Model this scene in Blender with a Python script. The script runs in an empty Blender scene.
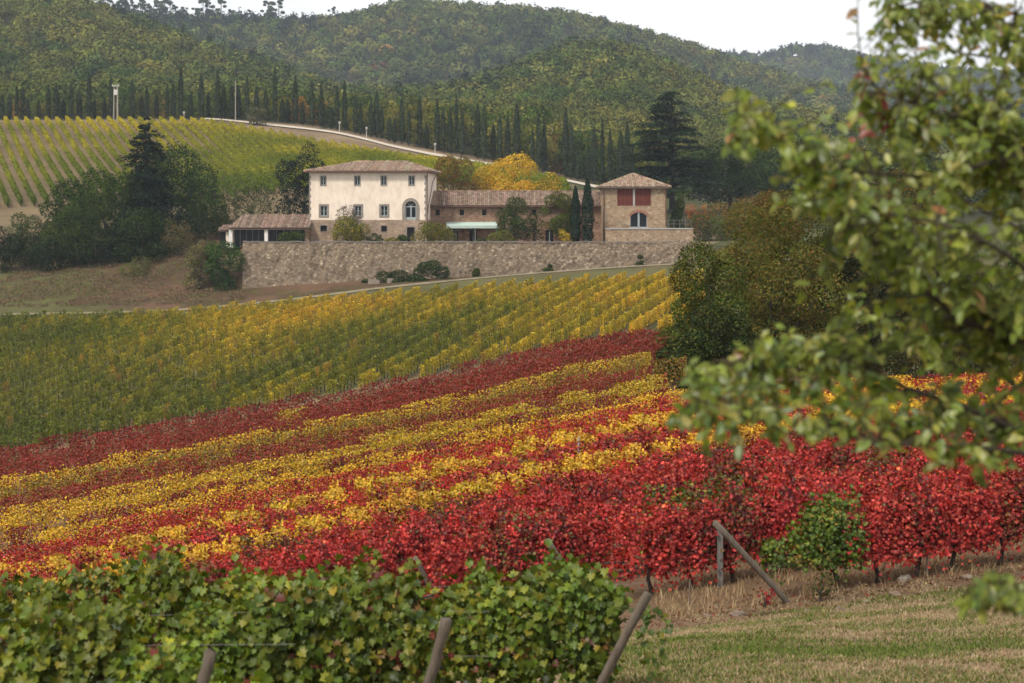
import bpy, math
import numpy as np
from mathutils import Vector, Matrix

RNG = np.random.default_rng(11)
SC = bpy.context.scene
COL = SC.collection
F, VH = 2048.0, 215.0            # focal length in pixels of the 1024 wide frame, row of the horizon

def P(u, v, Y):
    """a point of the place: seen at column u, row v, Y metres ahead of the photographer"""
    return np.array([(u - 512) / F * Y, Y, -(v - VH) / F * Y])

# ------------------------------------------------------------------ small helpers
def pchip(xs, ys, q):
    """monotone cubic through (xs, ys[..., k]) evaluated at q; ys (n,k) or (k,), q (n,)"""
    xs = np.asarray(xs, float); ys = np.atleast_2d(np.asarray(ys, float))
    h = np.diff(xs); d = np.diff(ys, axis=1) / h
    m = np.zeros_like(ys)
    s = d[:, :-1] * d[:, 1:]
    w1 = 2 * h[1:] + h[:-1]; w2 = h[1:] + 2 * h[:-1]
    with np.errstate(divide='ignore', invalid='ignore'):
        hm = (w1 + w2) / (w1 / d[:, :-1] + w2 / d[:, 1:])
    m[:, 1:-1] = np.where(s > 0, hm, 0)
    m[:, 0] = d[:, 0]; m[:, -1] = d[:, -1]
    q = np.clip(q, xs[0], xs[-1])
    i = np.clip(np.searchsorted(xs, q, 'right') - 1, 0, len(xs) - 2)
    t = (q - xs[i]) / h[i]
    r = np.arange(len(q)) if ys.shape[0] > 1 else np.zeros(len(q), int)
    y0, y1, m0, m1 = ys[r, i], ys[r, i + 1], m[r, i] * h[i], m[r, i + 1] * h[i]
    return ((2*t**3 - 3*t**2 + 1) * y0 + (t**3 - 2*t**2 + t) * m0 + (-2*t**3 + 3*t**2) * y1 + (t**3 - t**2) * m1)

_perm = np.random.default_rng(5).random((256, 256))
def noise2(x, y):
    x = np.asarray(x, float); y = np.asarray(y, float)
    xi = np.floor(x).astype(int); yi = np.floor(y).astype(int)
    fx = x - xi; fy = y - yi
    fx = fx*fx*(3-2*fx); fy = fy*fy*(3-2*fy)
    g = lambda a, b: _perm[a % 256, b % 256]
    return (g(xi, yi)*(1-fx)*(1-fy) + g(xi+1, yi)*fx*(1-fy) + g(xi, yi+1)*(1-fx)*fy + g(xi+1, yi+1)*fx*fy)

# ------------------------------------------------------------------ the lie of the land: cross sections of the valley
def zs(Y, pts, dv=0):
    u = [p[0] for p in pts]
    z = [-(p[1] + dv - VH) / F * Y for p in pts]
    return (Y, u, z)
def zx(Y, pts): return (Y, [512 + x / Y * F for x, _ in pts], [z for _, z in pts])
HILL1 = [(-400, -20), (0, 5), (70, 18), (110, 32), (200, 64), (283, 90), (350, 112), (420, 113), (500, 94), (560, 72), (600, 66), (650, 78), (700, 100), (750, 120), (850, 135), (1000, 140), (1400, 140)]
HILL2 = [(-400, 4), (0, 10), (70, 16), (100, 27), (200, 31), (250, 32), (300, 34), (350, 28), (400, 16), (440, 15), (480, 20), (530, 22), (580, 30), (640, 45), (700, 62), (760, 82), (850, 104), (1000, 118), (1400, 120)]
HILL3 = [(-400, 90), (400, 88), (600, 70), (690, 64), (730, 63), (760, 65), (800, 56), (840, 58), (880, 68), (1000, 80), (1400, 78)]
SECT = [
    (-40, [0, 1000], [-1.0, -1.0]),
    (0,   [-1500, 512, 2500], [-2.4, -1.75, -1.7]),
    (9,   [-1500, 512, 2500], [-3.7, -3.35, -3.2]),
    (19.5, [-900, 0, 512, 1024, 1800], [-5.8, -5.55, -5.5, -5.4, -5.2]),
    (26,  [-900, 0, 300, 512, 700, 1024, 1600], [-6.6, -6.35, -6.2, -6.2, -6.0, -5.9, -5.7]),
    (32,  [-700, 0, 512, 700, 1024, 1600], [-7.4, -7.0, -6.85, -6.72, -6.5, -6.2]),
    zx(42, [(-25, -12.6), (-12, -10.7), (-3, -9.2), (1.8, -8.3), (5.7, -7.83), (9.6, -7.45), (16, -7.1), (30, -6.8)]),
    zx(50, [(-25, -13.0), (-12, -11.0), (-3, -9.25), (4.4, -7.95), (12, -7.2), (18, -6.9), (32, -6.6)]),
    zx(60, [(-30, -13.6), (-14, -11.2), (-3, -9.1), (5, -7.65), (14, -6.9), (22, -6.7), (36, -6.4)]),
    zx(75, [(-34, -13.2), (-19, -10.9), (-4, -8.85), (6, -7.2), (17, -7.1), (28, -6.8), (42, -6.5)]),
    zx(88, [(-38, -13.0), (-20, -10.3), (-5, -8.35), (6.5, -6.45), (20, -7.2), (32, -7.2), (46, -7.0)]),
    (105, [-300, 0, 400, 655, 1000, 1300], [-16.0, -13.6, -11.2, -8.6, -8.6, -8.4]),
    (128, [-300, 0, 400, 655, 1000, 1300], [-19.0, -16.2, -12.6, -9.7, -9.2, -8.8]),
    zs(152, [(-300, 500), (0, 453), (300, 405), (500, 371), (655, 346), (1000, 338), (1300, 320)]),
    zs(164, [(-300, 475), (0, 433), (300, 388), (500, 357), (655, 334), (1000, 325), (1300, 310)]),
    zs(200, [(-300, 395), (0, 366), (300, 340), (500, 318), (655, 302), (1000, 296), (1300, 280)]),
    zs(235, [(-300, 340), (0, 325), (150, 321), (300, 309), (500, 292), (655, 281), (1000, 272), (1300, 265)]),
    zs(254, [(-300, 314), (0, 309), (150, 307), (250, 301), (400, 285), (690, 264), (1000, 255), (1300, 250)]),
    zs(262.6, [(-300, 300), (0, 298), (150, 294), (245, 288), (300, 284), (400, 280), (550, 273), (690, 263), (1000, 250), (1300, 245)]),
    zs(264.0, [(-300, 298), (0, 296), (150, 290), (238, 280), (244, 246), (690, 246), (700, 246), (1000, 246), (1300, 240)]),
    zs(272, [(-300, 280), (0, 280), (120, 272), (180, 262), (215, 250), (240, 245), (500, 245), (690, 243), (1000, 236), (1300, 230)]),
    zs(284, [(-300, 265), (0, 266), (120, 256), (200, 246), (250, 243), (500, 243), (690, 240), (1000, 230), (1300, 225)]),
    zs(300, [(-300, 240), (0, 232), (120, 232), (200, 226), (300, 222), (450, 226), (600, 230), (690, 232), (1000, 222), (1300, 220)]),
    zs(325, [(-300, 215), (0, 208), (120, 206), (200, 202), (300, 195), (400, 192), (500, 200), (600, 212), (700, 218), (1000, 214), (1300, 212)]),
    zs(380, [(-300, 160), (0, 158), (120, 158), (200, 158), (300, 162), (400, 166), (500, 174), (600, 190), (700, 203), (1000, 205), (1300, 205)]),
    zs(428, [(-300, 124), (0, 123), (200, 122), (260, 126), (330, 132), (400, 146), (500, 163), (600, 183), (700, 198), (1000, 203), (1300, 203)]),
    zs(450, [(-300, 119), (0, 119), (200, 118), (300, 123), (400, 140), (500, 160), (600, 181), (700, 196), (1000, 202), (1300, 202)]),
    zs(500, [(-300, 122), (0, 122), (200, 124), (300, 128), (400, 140), (500, 150), (600, 165), (700, 182), (1000, 195), (1300, 195)]),
    zs(600, [(-300, 95), (0, 98), (200, 112), (300, 122), (400, 130), (500, 125), (600, 122), (700, 145), (800, 165), (1000, 175), (1300, 170)]),
    zs(900, HILL1), zs(1060, HILL1, 48), zs(1400, HILL2), zs(1700, HILL2, 55), zs(2200, HILL3),
    zs(3000, [(-400, 140), (1400, 140)]), (5200, [0, 1000], [120, 120]),
]
SY = np.array([s[0] for s in SECT], float)
def H(x, y):
    x = np.atleast_1d(np.asarray(x, float)); y = np.atleast_1d(np.asarray(y, float))
    x, y = np.broadcast_arrays(x, y)
    sh = x.shape; x = x.ravel(); y = y.ravel()
    out = np.empty(len(x))
    for a in range(0, len(x), 60000):
        xx, yy = x[a:a+60000], y[a:a+60000]
        u = 512 + xx / np.maximum(yy, 12.0) * F
        zz = np.stack([pchip(s[1], s[2], u) for s in SECT], 1)
        out[a:a+60000] = pchip(SY, zz, yy)
    return out.reshape(sh)
def Hs(x, y): return float(H(x, y)[0])
def G(u, Y):
    x = (u - 512) / F * Y
    return np.array([x, Y, Hs(x, Y)])

# ------------------------------------------------------------------ mesh building
def tag(o, label=None, cat=None, group=None, kind=None):
    if label: o['label'] = label
    if cat: o['category'] = cat
    if group: o['group'] = group
    if kind: o['kind'] = kind
    return o

def link(name, me, parent=None, loc=None, rotz=0):
    o = bpy.data.objects.new(name, me); COL.objects.link(o)
    if parent is not None: o.parent = parent
    if loc is not None: o.location = [float(a) for a in loc]
    if rotz: o.rotation_euler = (0, 0, rotz)
    return o

def empty(name, loc, label, cat, group=None, rotz=0):
    o = link(name, None, None, loc, rotz); o.empty_display_size = .3
    return tag(o, label, cat, group)

def arr_mesh(name, V, T, C=None, mat=None, smooth=False):
    """mesh from numpy arrays: V (N,3), T (M,k) faces of one size, C (N,3) linear colours"""
    V = np.ascontiguousarray(V, np.float32); T = np.ascontiguousarray(T, np.int32)
    me = bpy.data.meshes.new(name)
    m, k = T.shape
    me.vertices.add(len(V)); me.vertices.foreach_set('co', V.ravel())
    me.loops.add(m * k); me.loops.foreach_set('vertex_index', T.ravel())
    me.polygons.add(m)
    me.polygons.foreach_set('loop_start', np.arange(0, m * k, k, dtype=np.int32))
    if smooth: me.polygons.foreach_set('use_smooth', np.ones(m, bool))
    if C is not None:
        at = me.color_attributes.new('tint', 'FLOAT_COLOR', 'POINT')
        c4 = np.ones((len(V), 4), np.float32); c4[:, :3] = C
        at.data.foreach_set('color', c4.ravel())
    me.update(calc_edges=True)
    if mat: me.materials.append(mat)
    return me

class MB:
    """collects boxes, prisms, tubes; one mesh per build()"""
    def __init__(s): s.v, s.f, s.c = [], [], []
    def add(s, vs, fs, c=(1, 1, 1)):
        n = len(s.v); s.v += [tuple(map(float, p)) for p in vs]
        s.f += [tuple(n + i for i in f) for f in fs]; s.c += [c] * len(vs)
    def box(s, x0, y0, z0, x1, y1, z1, c=(1, 1, 1)):
        s.add([(x0,y0,z0),(x1,y0,z0),(x1,y1,z0),(x0,y1,z0),(x0,y0,z1),(x1,y0,z1),(x1,y1,z1),(x0,y1,z1)],
              [(0,3,2,1),(4,5,6,7),(0,1,5,4),(1,2,6,5),(2,3,7,6),(3,0,4,7)], c)
    def poly(s, vs, c=(1, 1, 1)): s.add(vs, [tuple(range(len(vs)))], c)
    def prism(s, out, y0, y1, c=(1, 1, 1)):
        """outline in x,z (counter clockwise seen from -y) pushed from y0 to y1"""
        n = len(out)
        vs = [(x, y0, z) for x, z in out] + [(x, y1, z) for x, z in out]
        s.add(vs, [tuple(range(n)), tuple(range(2*n-1, n-1, -1))] + [(i, i+n, (i+1) % n + n, (i+1) % n) for i in range(n)], c)
    def tube(s, pts, rad, n=7, c=(1, 1, 1), cap=True):
        pts = [Vector(p) for p in pts]
        if np.isscalar(rad): rad = [rad] * len(pts)
        vs, fs = [], []
        for i, p in enumerate(pts):
            d = (pts[min(i+1, len(pts)-1)] - pts[max(i-1, 0)]).normalized()
            a = d.cross(Vector((0, 0, 1)) if abs(d.z) < .9 else Vector((1, 0, 0))).normalized(); b = d.cross(a)
            for k in range(n):
                t = 2 * math.pi * k / n
                vs.append(p + (a * math.cos(t) + b * math.sin(t)) * rad[i])
        for i in range(len(pts) - 1):
            for k in range(n):
                fs.append((i*n+k, i*n+(k+1) % n, (i+1)*n+(k+1) % n, (i+1)*n+k))
        if cap: fs += [tuple(range(n-1, -1, -1)), tuple(range((len(pts)-1)*n, len(pts)*n))]
        s.add(vs, fs, c)
    def mesh(s, name, mat, smooth=False):
        me = bpy.data.meshes.new(name); me.from_pydata(s.v, [], s.f)
        at = me.color_attributes.new('tint', 'FLOAT_COLOR', 'POINT')
        c4 = np.ones((len(s.v), 4), np.float32); c4[:, :3] = np.array(s.c)
        at.data.foreach_set('color', c4.ravel())
        if smooth: me.polygons.foreach_set('use_smooth', np.ones(len(me.polygons), bool))
        me.materials.append(mat); me.update(); return me
    def build(s, name, mat, parent=None, loc=None, rotz=0, smooth=False):
        return link(name, s.mesh(name, mat, smooth), parent, loc, rotz)

# ------------------------------------------------------------------ materials
def new_mat(name):
    m = bpy.data.materials.new(name); m.use_nodes = True
    nt = m.node_tree; nt.nodes.clear()
    out = nt.nodes.new('ShaderNodeOutputMaterial')
    return m, nt, out
def node(nt, t, **kw):
    n = nt.nodes.new(t)
    for k, v in kw.items():
        if k in n.inputs.keys(): n.inputs[k].default_value = v
        else: setattr(n, k, v)
    return n
def ramp(nt, stops, fac=None, interp='LINEAR'):
    r = nt.nodes.new('ShaderNodeValToRGB'); r.color_ramp.interpolation = interp
    e = r.color_ramp.elements
    while len(e) < len(stops): e.new(.5)
    for el, (p, c) in zip(e, stops): el.position = p; el.color = (*c, 1) if len(c) == 3 else c
    if fac is not None: nt.links.new(fac, r.inputs[0])
    return r
def mixc(nt, a, b, fac, mode='MIX'):
    m = nt.nodes.new('ShaderNodeMix'); m.data_type = 'RGBA'; m.blend_type = mode
    for s, x in ((m.inputs[6], a), (m.inputs[7], b)):
        if hasattr(x, 'links'): nt.links.new(x, s)
        else: s.default_value = (*x, 1)
    if hasattr(fac, 'links'): nt.links.new(fac, m.inputs[0])
    else: m.inputs[0].default_value = fac
    return m.outputs[2]

def leaf_material(name, trans=.3, gloss=0.0, rough=.45, mott=0):
    m, nt, out = new_mat(name)
    at = node(nt, 'ShaderNodeAttribute', attribute_name='tint')
    oi = node(nt, 'ShaderNodeObjectInfo')
    c = mixc(nt, at.outputs['Color'], oi.outputs['Color'], 1.0, 'MULTIPLY')
    if mott:
        tc = node(nt, 'ShaderNodeTexCoord'); nz = node(nt, 'ShaderNodeTexNoise', Scale=mott, Detail=2.0)
        nt.links.new(tc.outputs['Object'], nz.inputs['Vector'])
        r = ramp(nt, [(.3, (.72, .72, .7)), (.7, (1.2, 1.15, 1.05))], nz.outputs['Fac'])
        c = mixc(nt, c, r.outputs[0], 1.0, 'MULTIPLY')
    d = node(nt, 'ShaderNodeBsdfDiffuse'); nt.links.new(c, d.inputs['Color'])
    sh = d.outputs[0]
    if trans:
        t = node(nt, 'ShaderNodeBsdfTranslucent'); nt.links.new(mixc(nt, c, (1.25, 1.15, .6), 1.0, 'MULTIPLY'), t.inputs['Color'])
        x = node(nt, 'ShaderNodeMixShader', Fac=trans); nt.links.new(sh, x.inputs[1]); nt.links.new(t.outputs[0], x.inputs[2]); sh = x.outputs[0]
    if gloss:
        g = node(nt, 'ShaderNodeBsdfGlossy', Roughness=rough)
        x = node(nt, 'ShaderNodeMixShader', Fac=gloss); nt.links.new(sh, x.inputs[1]); nt.links.new(g.outputs[0], x.inputs[2]); sh = x.outputs[0]
    nt.links.new(sh, out.inputs[0]); return m

def tint_material(name, scale=6.0, lo=.75, hi=1.2, rough=.85, bump=0, stretch=(1, 1, 1), spec=.2):
    """vertex tint times mottling"""
    m, nt, out = new_mat(name)
    at = node(nt, 'ShaderNodeAttribute', attribute_name='tint')
    tc = node(nt, 'ShaderNodeTexCoord'); mp = node(nt, 'ShaderNodeMapping'); mp.inputs['Scale'].default_value = stretch
    nt.links.new(tc.outputs['Object'], mp.inputs[0])
    nz = node(nt, 'ShaderNodeTexNoise', Scale=scale, Detail=5.0, Roughness=.65); nt.links.new(mp.outputs[0], nz.inputs['Vector'])
    r = ramp(nt, [(.28, (lo,)*3), (.72, (hi,)*3)], nz.outputs['Fac'])
    c = mixc(nt, at.outputs['Color'], r.outputs[0], 1.0, 'MULTIPLY')
    b = node(nt, 'ShaderNodeBsdfPrincipled', Roughness=rough); b.inputs['Specular IOR Level'].default_value = spec
    nt.links.new(c, b.inputs['Base Color'])
    if bump:
        bp = node(nt, 'ShaderNodeBump', Strength=bump, Distance=.02); nt.links.new(nz.outputs['Fac'], bp.inputs['Height']); nt.links.new(bp.outputs[0], b.inputs['Normal'])
    nt.links.new(b.outputs[0], out.inputs[0]); return m

def stone_material(name, cols, mortar, scale=2.4, edge=.05, big=.6):
    m, nt, out = new_mat(name)
    tc = node(nt, 'ShaderNodeTexCoord'); mp = node(nt, 'ShaderNodeMapping'); mp.inputs['Scale'].default_value = (1, 1, 1.5)
    nt.links.new(tc.outputs['Object'], mp.inputs[0])
    nz = node(nt, 'ShaderNodeTexNoise', Scale=1.7, Detail=3.0); nt.links.new(mp.outputs[0], nz.inputs['Vector'])
    wv = mixc(nt, mp.outputs[0], nz.outputs['Color'], .12)
    v = node(nt, 'ShaderNodeTexVoronoi', Scale=scale); nt.links.new(wv, v.inputs['Vector'])
    ve = node(nt, 'ShaderNodeTexVoronoi', Scale=scale, feature='DISTANCE_TO_EDGE'); nt.links.new(wv, ve.inputs['Vector'])
    sp = node(nt, 'ShaderNodeSeparateColor'); nt.links.new(v.outputs['Color'], sp.inputs[0])
    n = len(cols)
    r = ramp(nt, [(i / (n - 1), c) for i, c in enumerate(cols)], sp.outputs[0])
    e = ramp(nt, [(edge*.5, (0, 0, 0)), (edge*1.6, (1, 1, 1))], ve.outputs['Distance'])
    c = mixc(nt, mortar, r.outputs[0], e.outputs[0])
    n2 = node(nt, 'ShaderNodeTexNoise', Scale=big, Detail=6.0, Roughness=.7); nt.links.new(tc.outputs['Object'], n2.inputs['Vector'])
    r2 = ramp(nt, [(.33, (.68, .66, .63)), (.5, (.98, .96, .93)), (.68, (1.14, 1.1, 1.05))], n2.outputs['Fac'])
    c = mixc(nt, c, r2.outputs[0], 1.0, 'MULTIPLY')
    b = node(nt, 'ShaderNodeBsdfPrincipled', Roughness=.92); b.inputs['Specular IOR Level'].default_value = .1
    nt.links.new(c, b.inputs['Base Color'])
    bp = node(nt, 'ShaderNodeBump', Strength=.7, Distance=.06); nt.links.new(e.outputs[0], bp.inputs['Height']); nt.links.new(bp.outputs[0], b.inputs['Normal'])
    nt.links.new(b.outputs[0], out.inputs[0]); return m

def plain(name, col, rough=.6, spec=.3, metal=0, noise=0, nscale=3.0, dark=(.7, .7, .7)):
    m, nt, out = new_mat(name)
    b = node(nt, 'ShaderNodeBsdfPrincipled', Roughness=rough); b.inputs['Specular IOR Level'].default_value = spec
    b.inputs['Metallic'].default_value = metal; b.inputs['Base Color'].default_value = (*col, 1)
    if noise:
        tc = node(nt, 'ShaderNodeTexCoord'); mp = node(nt, 'ShaderNodeMapping'); mp.inputs['Scale'].default_value = (1, 1, .45)
        nt.links.new(tc.outputs['Object'], mp.inputs[0])
        nz = node(nt, 'ShaderNodeTexNoise', Scale=nscale, Detail=6.0, Roughness=.65); nt.links.new(mp.outputs[0], nz.inputs['Vector'])
        r = ramp(nt, [(.3, tuple(c*d for c, d in zip(col, dark))), (.62, col)], nz.outputs['Fac'])
        c = mixc(nt, col, r.outputs[0], noise); nt.links.new(c, b.inputs['Base Color'])
    nt.links.new(b.outputs[0], out.inputs[0]); return m

M = {}
M['leaf_far'] = leaf_material('far_foliage', 0)
M['leaf_mid'] = leaf_material('mid_foliage', .18)
M['leaf_vine'] = leaf_material('vine_leaf', .3, .018, .45)
M['leaf_tree'] = leaf_material('near_tree_leaf', .52, .03, .4, mott=30)
M['bark'] = tint_material('bark', 9, .6, 1.3, .95, .6, (1, 1, .25))
M['wood'] = tint_material('weathered_wood', 22, .6, 1.3, .9, .7, (1, 1, .12))
M['tile'] = tint_material('roof_tile', 5, .7, 1.25, .9)
M['tint'] = tint_material('painted', 7, .85, 1.1, .8)
M['stone_wall'] = stone_material('garden_wall_stone', [(.14, .10, .07), (.245, .185, .13), (.31, .24, .165), (.19, .15, .11), (.43, .355, .265)], (.16, .128, .095), 3.2)
M['house_stone'] = stone_material('house_stone', [(.24, .15, .09), (.37, .27, .175), (.29, .20, .13), (.46, .36, .25)], (.36, .29, .21), 2.9)
M['red_stone'] = stone_material('red_stone', [(.21, .105, .07), (.32, .20, .135), (.19, .11, .08), (.40, .28, .19)], (.28, .20, .145), 2.9)
M['base_stone'] = stone_material('villa_base_stone', [(.30, .22, .165), (.36, .27, .2), (.26, .19, .14), (.42, .33, .25)], (.36, .28, .21), 2.2)
M['plaster'] = plain('cream_plaster', (.79, .675, .56), .9, .1, noise=.8, nscale=1.3, dark=(.74, .71, .67))
M['white'] = plain('white_paint', (.72, .68, .62), .7, .2, noise=.4)
M['grey_stone'] = plain('grey_stone_trim', (.27, .235, .20), .9, .1, noise=.8)
M['glass'] = plain('dark_glass', (.012, .014, .018), .25, .15)
M['sash'] = plain('pale_sash', (.30, .34, .34), .6, .3)
M['dark'] = plain('dark_interior', (.018, .016, .016), .9, .1)
M['red_shutter'] = plain('red_shutter', (.13, .034, .022), .8, .2, noise=.8, nscale=9)
M['metal'] = plain('dull_metal', (.16, .15, .14), .5, .4)
M['wire'] = plain('wire', (.16, .15, .14), .5, .5, .6)
M['rust'] = plain('rusty_pipe', (.13, .06, .04), .7, .3)
M['drip'] = plain('black_hose', (.012, .012, .013), .5, .4)
M['awning'] = plain('pale_green_awning', (.42, .52, .46), .7, .2, noise=.5)
M['concrete'] = plain('concrete', (.40, .38, .35), .9, .1, noise=.7)

# ------------------------------------------------------------------ foliage
def frames(n, rng, roll=None):
    """rotation matrices whose third column is n and whose first column is roughly 'roll' (or random)"""
    n = n / np.linalg.norm(n, axis=1, keepdims=True)
    t = rng.normal(size=n.shape) if roll is None else roll + rng.normal(size=n.shape) * .25
    t = t - n * (t * n).sum(1, keepdims=True)
    t /= np.linalg.norm(t, axis=1, keepdims=True) + 1e-9
    return np.stack([t, np.cross(n, t), n], 2)
T_KITE = (np.array([(-.5, 0, 0), (.02, -.36, .07), (.5, 0, -.03), (-.04, .36, .07)]), np.array([(0, 1, 2, 3)]))
T_TRI = (np.array([(-.5, -.3, 0), (.5, -.22, 0), (.03, .5, .05)]), np.array([(0, 1, 2)]))
_vl = [(-.10, 0), (-.30, .20), (-.12, .26), (-.10, .50), (.12, .34), (.34, .44), (.34, .22), (.62, 0)]
_vl = _vl + [(x, -y * .94) for x, y in _vl[-2:0:-1]]
T_VINE = (np.array([(.08, 0, 0)] + [(x, y, .32 * abs(y) - .25 * max(x - .2, 0)**1.0 + (.05 if i % 2 else -.03)) for i, (x, y) in enumerate(_vl)]),
          np.array([(0, i, i % len(_vl) + 1) for i in range(1, len(_vl) + 1)]))
T_OVATE = (np.array([(0, 0, 0), (.3, 0, -.035), (.65, 0, -.05), (1, 0, -.16), (.14, .15, .0), (.42, .25, .03), (.75, .17, -.03), (.14, -.15, .0), (.42, -.25, .03), (.75, -.17, -.03)]),
           np.array([(0, 1, 4), (4, 1, 5), (1, 2, 5), (5, 2, 6), (2, 3, 6), (0, 7, 1), (7, 8, 1), (1, 8, 2), (8, 9, 2), (2, 9, 3)]))
def scatter(tm, pos, R, size, col):
    tv, tf = tm; N, k = len(pos), len(tv)
    V = pos[:, None, :] + (np.asarray(size)[:, None, None] * np.einsum('nij,kj->nki', R, tv))
    T = tf[None] + (np.arange(N) * k)[:, None, None]
    return V.reshape(-1, 3), T.reshape(-1, tf.shape[1]), np.repeat(col, k, 0)
def pick(rng, pal, n, jit=.22):
    """pal: list of (weight, rgb)"""
    w = np.array([p[0] for p in pal], float); c = np.array([p[1] for p in pal])
    i = rng.choice(len(pal), n, p=w / w.sum())
    return c[i] * (1 + jit * rng.uniform(-1, 1, (n, 1))) * (1 + .1 * rng.uniform(-1, 1, (n, 3)))

def lobe_points(rng, n, R, zc, nl, lr, up=.25, fuzz=.1):
    """leaf places on a crown of overlapping clumps; R semi-axes, zc centre height"""
    R = np.array(R, float); m = R.mean()
    c = []
    while len(c) < nl:
        q = rng.uniform(-1, 1, 3)
        d = np.linalg.norm(q)
        if .25 < d < 1: c.append(q * (1 - lr * .75) * R * (1.0 if rng.random() < .5 else min(1, .8 / d)))
    c = np.array(c); r = m * lr * rng.uniform(.65, 1.3, nl)
    P_, N_, I_ = [], [], []
    got = 0
    while got < n:
        k = int((n - got) * 1.7) + 50
        i = rng.choice(nl, k, p=r**2 / (r**2).sum())
        d = rng.normal(size=(k, 3)); d[:, 2] += up; d /= np.linalg.norm(d, axis=1, keepdims=True)
        s = rng.uniform(.72, 1.08, k); fz = rng.random(k) < fuzz; s[fz] *= rng.uniform(1.0, 1.28, fz.sum())
        p = c[i] + d * (r[i] * s)[:, None] * np.array([1, 1, .82])
        dist = np.linalg.norm((p[:, None] - c[None]) / r[None, :, None], axis=2)
        dist[np.arange(k), i] = 9
        ok = dist.min(1) > .62
        P_.append(p[ok]); N_.append(d[ok]); I_.append(i[ok]); got += ok.sum()
    p = np.concatenate(P_)[:n]; d = np.concatenate(N_)[:n]; i = np.concatenate(I_)[:n]
    p[:, 2] += zc
    c[:, 2] += zc
    return p, d, i, c, r

def branch(mb, a, b, r0, r1, rng, sag=.12, n=5, col=(.05, .042, .035), sides=6):
    a, b = np.array(a, float), np.array(b, float); L = np.linalg.norm(b - a)
    off = rng.normal(size=3) * sag * L
    pts = [a + (b - a) * t + off * math.sin(math.pi * t) * .6 + rng.normal(size=3) * .012 * L * (0 < t < 1) for t in np.linspace(0, 1, n)]
    mb.tube(pts, list(np.linspace(r0, r1, n)), sides, col)
    return pts

def broadleaf(seed, W, D, Ht, pal, n, leaf, nl=16, lr=.38, clear=.12, bark=(.055, .045, .038), mat='leaf_mid', stems=1):
    """meshes of one tree: crown and trunk with limbs; local origin at the foot"""
    rng = np.random.default_rng(seed)
    z0 = Ht * clear; rz = (Ht - z0) / 2
    p, d, i, c, r = lobe_points(rng, n, (W/2, D/2, rz), z0 + rz, nl, lr)
    lo, hi = np.percentile(p, 1.5, axis=0), np.percentile(p, 98.5, axis=0)
    tl, th_ = np.array([-W/2, -D/2, z0]), np.array([W/2, D/2, Ht])
    fit = lambda q: tl + (q - lo) / (hi - lo) * (th_ - tl)
    p, c = fit(p), fit(c)
    nor = d + rng.normal(size=d.shape) * .55 + np.array([0, 0, .25])
    lob = 1 + .22 * rng.uniform(-1, 1, (nl, 1)) + .07 * rng.uniform(-1, 1, (nl, 3))
    col = pick(rng, pal, n) * lob[i]
    V, T, C = scatter(T_KITE, p, frames(nor, rng), leaf * rng.uniform(.6, 1.35, n), col)
    crown = arr_mesh('crown', V, T, C, M[mat])
    mb = MB(); tr = max(.035 * Ht, .05) * (.8 if stems == 1 else .45)
    for s in range(stems):
        o = np.array([rng.uniform(-.12, .12) * W, rng.uniform(-.1, .1) * D, 0]) if stems > 1 else np.zeros(3)
        top = np.array([o[0]*1.4, o[1]*1.4, z0 + rz * .8])
        tp = branch(mb, o - np.array([0, 0, .3]), top, tr, tr * .45, rng, .06, 6, bark, 8)
        for q in rng.choice(nl, min(nl, 7), replace=False):
            a = tp[rng.integers(2, 5)]
            branch(mb, a, c[q], tr * .42, tr * .12, rng, .1, 5, bark, 5)
    return crown, mb.mesh('trunk', M['bark'], True)

def place(name, meshes, loc, label, cat, group=None, rotz=0, color=None, scale=None):
    t = empty(name, loc, label, cat, group, rotz)
    if scale is not None: t.scale = scale
    for nm, me in zip(('crown', 'trunk'), meshes):
        o = link(nm, me, t)
        if color is not None and nm == 'crown': o.color = (*color, 1)
    return t

GREEN = [(5, (.026, .048, .010)), (4, (.042, .068, .013)), (2, (.07, .09, .017)), (1, (.018, .029, .009))]
DARK = [(5, (.011, .022, .008)), (3, (.019, .034, .011)), (1, (.034, .052, .015))]
OLIVE = [(4, (.085, .09, .045)), (3, (.11, .11, .06)), (2, (.06, .065, .03))]
YGREEN = [(4, (.13, .125, .018)), (3, (.09, .10, .018)), (2, (.2, .16, .02)), (1, (.05, .06, .015))]
YELLOW = [(5, (.58, .36, .028)), (3, (.48, .31, .025)), (2, (.33, .25, .03)), (1, (.52, .23, .025))]
RUST = [(4, (.17, .085, .025)), (3, (.12, .08, .025)), (2, (.22, .11, .03)), (3, (.07, .065, .02))]

# ------------------------------------------------------------------ sky, sun, camera
SUN = Vector((-.55, -.62, 1.05)).normalized()
w = bpy.data.worlds.new('World'); SC.world = w; w.use_nodes = True
nt = w.node_tree; nt.nodes.clear()
out = nt.nodes.new('ShaderNodeOutputWorld'); bg = nt.nodes.new('ShaderNodeBackground'); bg.inputs[1].default_value = .1
sky = nt.nodes.new('ShaderNodeTexSky'); sky.sky_type = 'NISHITA'; sky.sun_disc = False
sky.sun_elevation = math.asin(SUN.z); sky.sun_rotation = math.atan2(SUN.x, SUN.y); sky.dust_density = 3
tc = nt.nodes.new('ShaderNodeTexCoord'); mp = nt.nodes.new('ShaderNodeMapping'); mp.inputs['Scale'].default_value = (1, 1, 3.2)
nt.links.new(tc.outputs['Generated'], mp.inputs[0])
nz = node(nt, 'ShaderNodeTexNoise', Scale=3.4, Detail=6.0, Roughness=.55); nt.links.new(mp.outputs[0], nz.inputs['Vector'])
cl = ramp(nt, [(.32, (3.7, 3.75, 3.9)), (.62, (5.6, 5.6, 5.6))], nz.outputs['Fac'])
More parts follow.
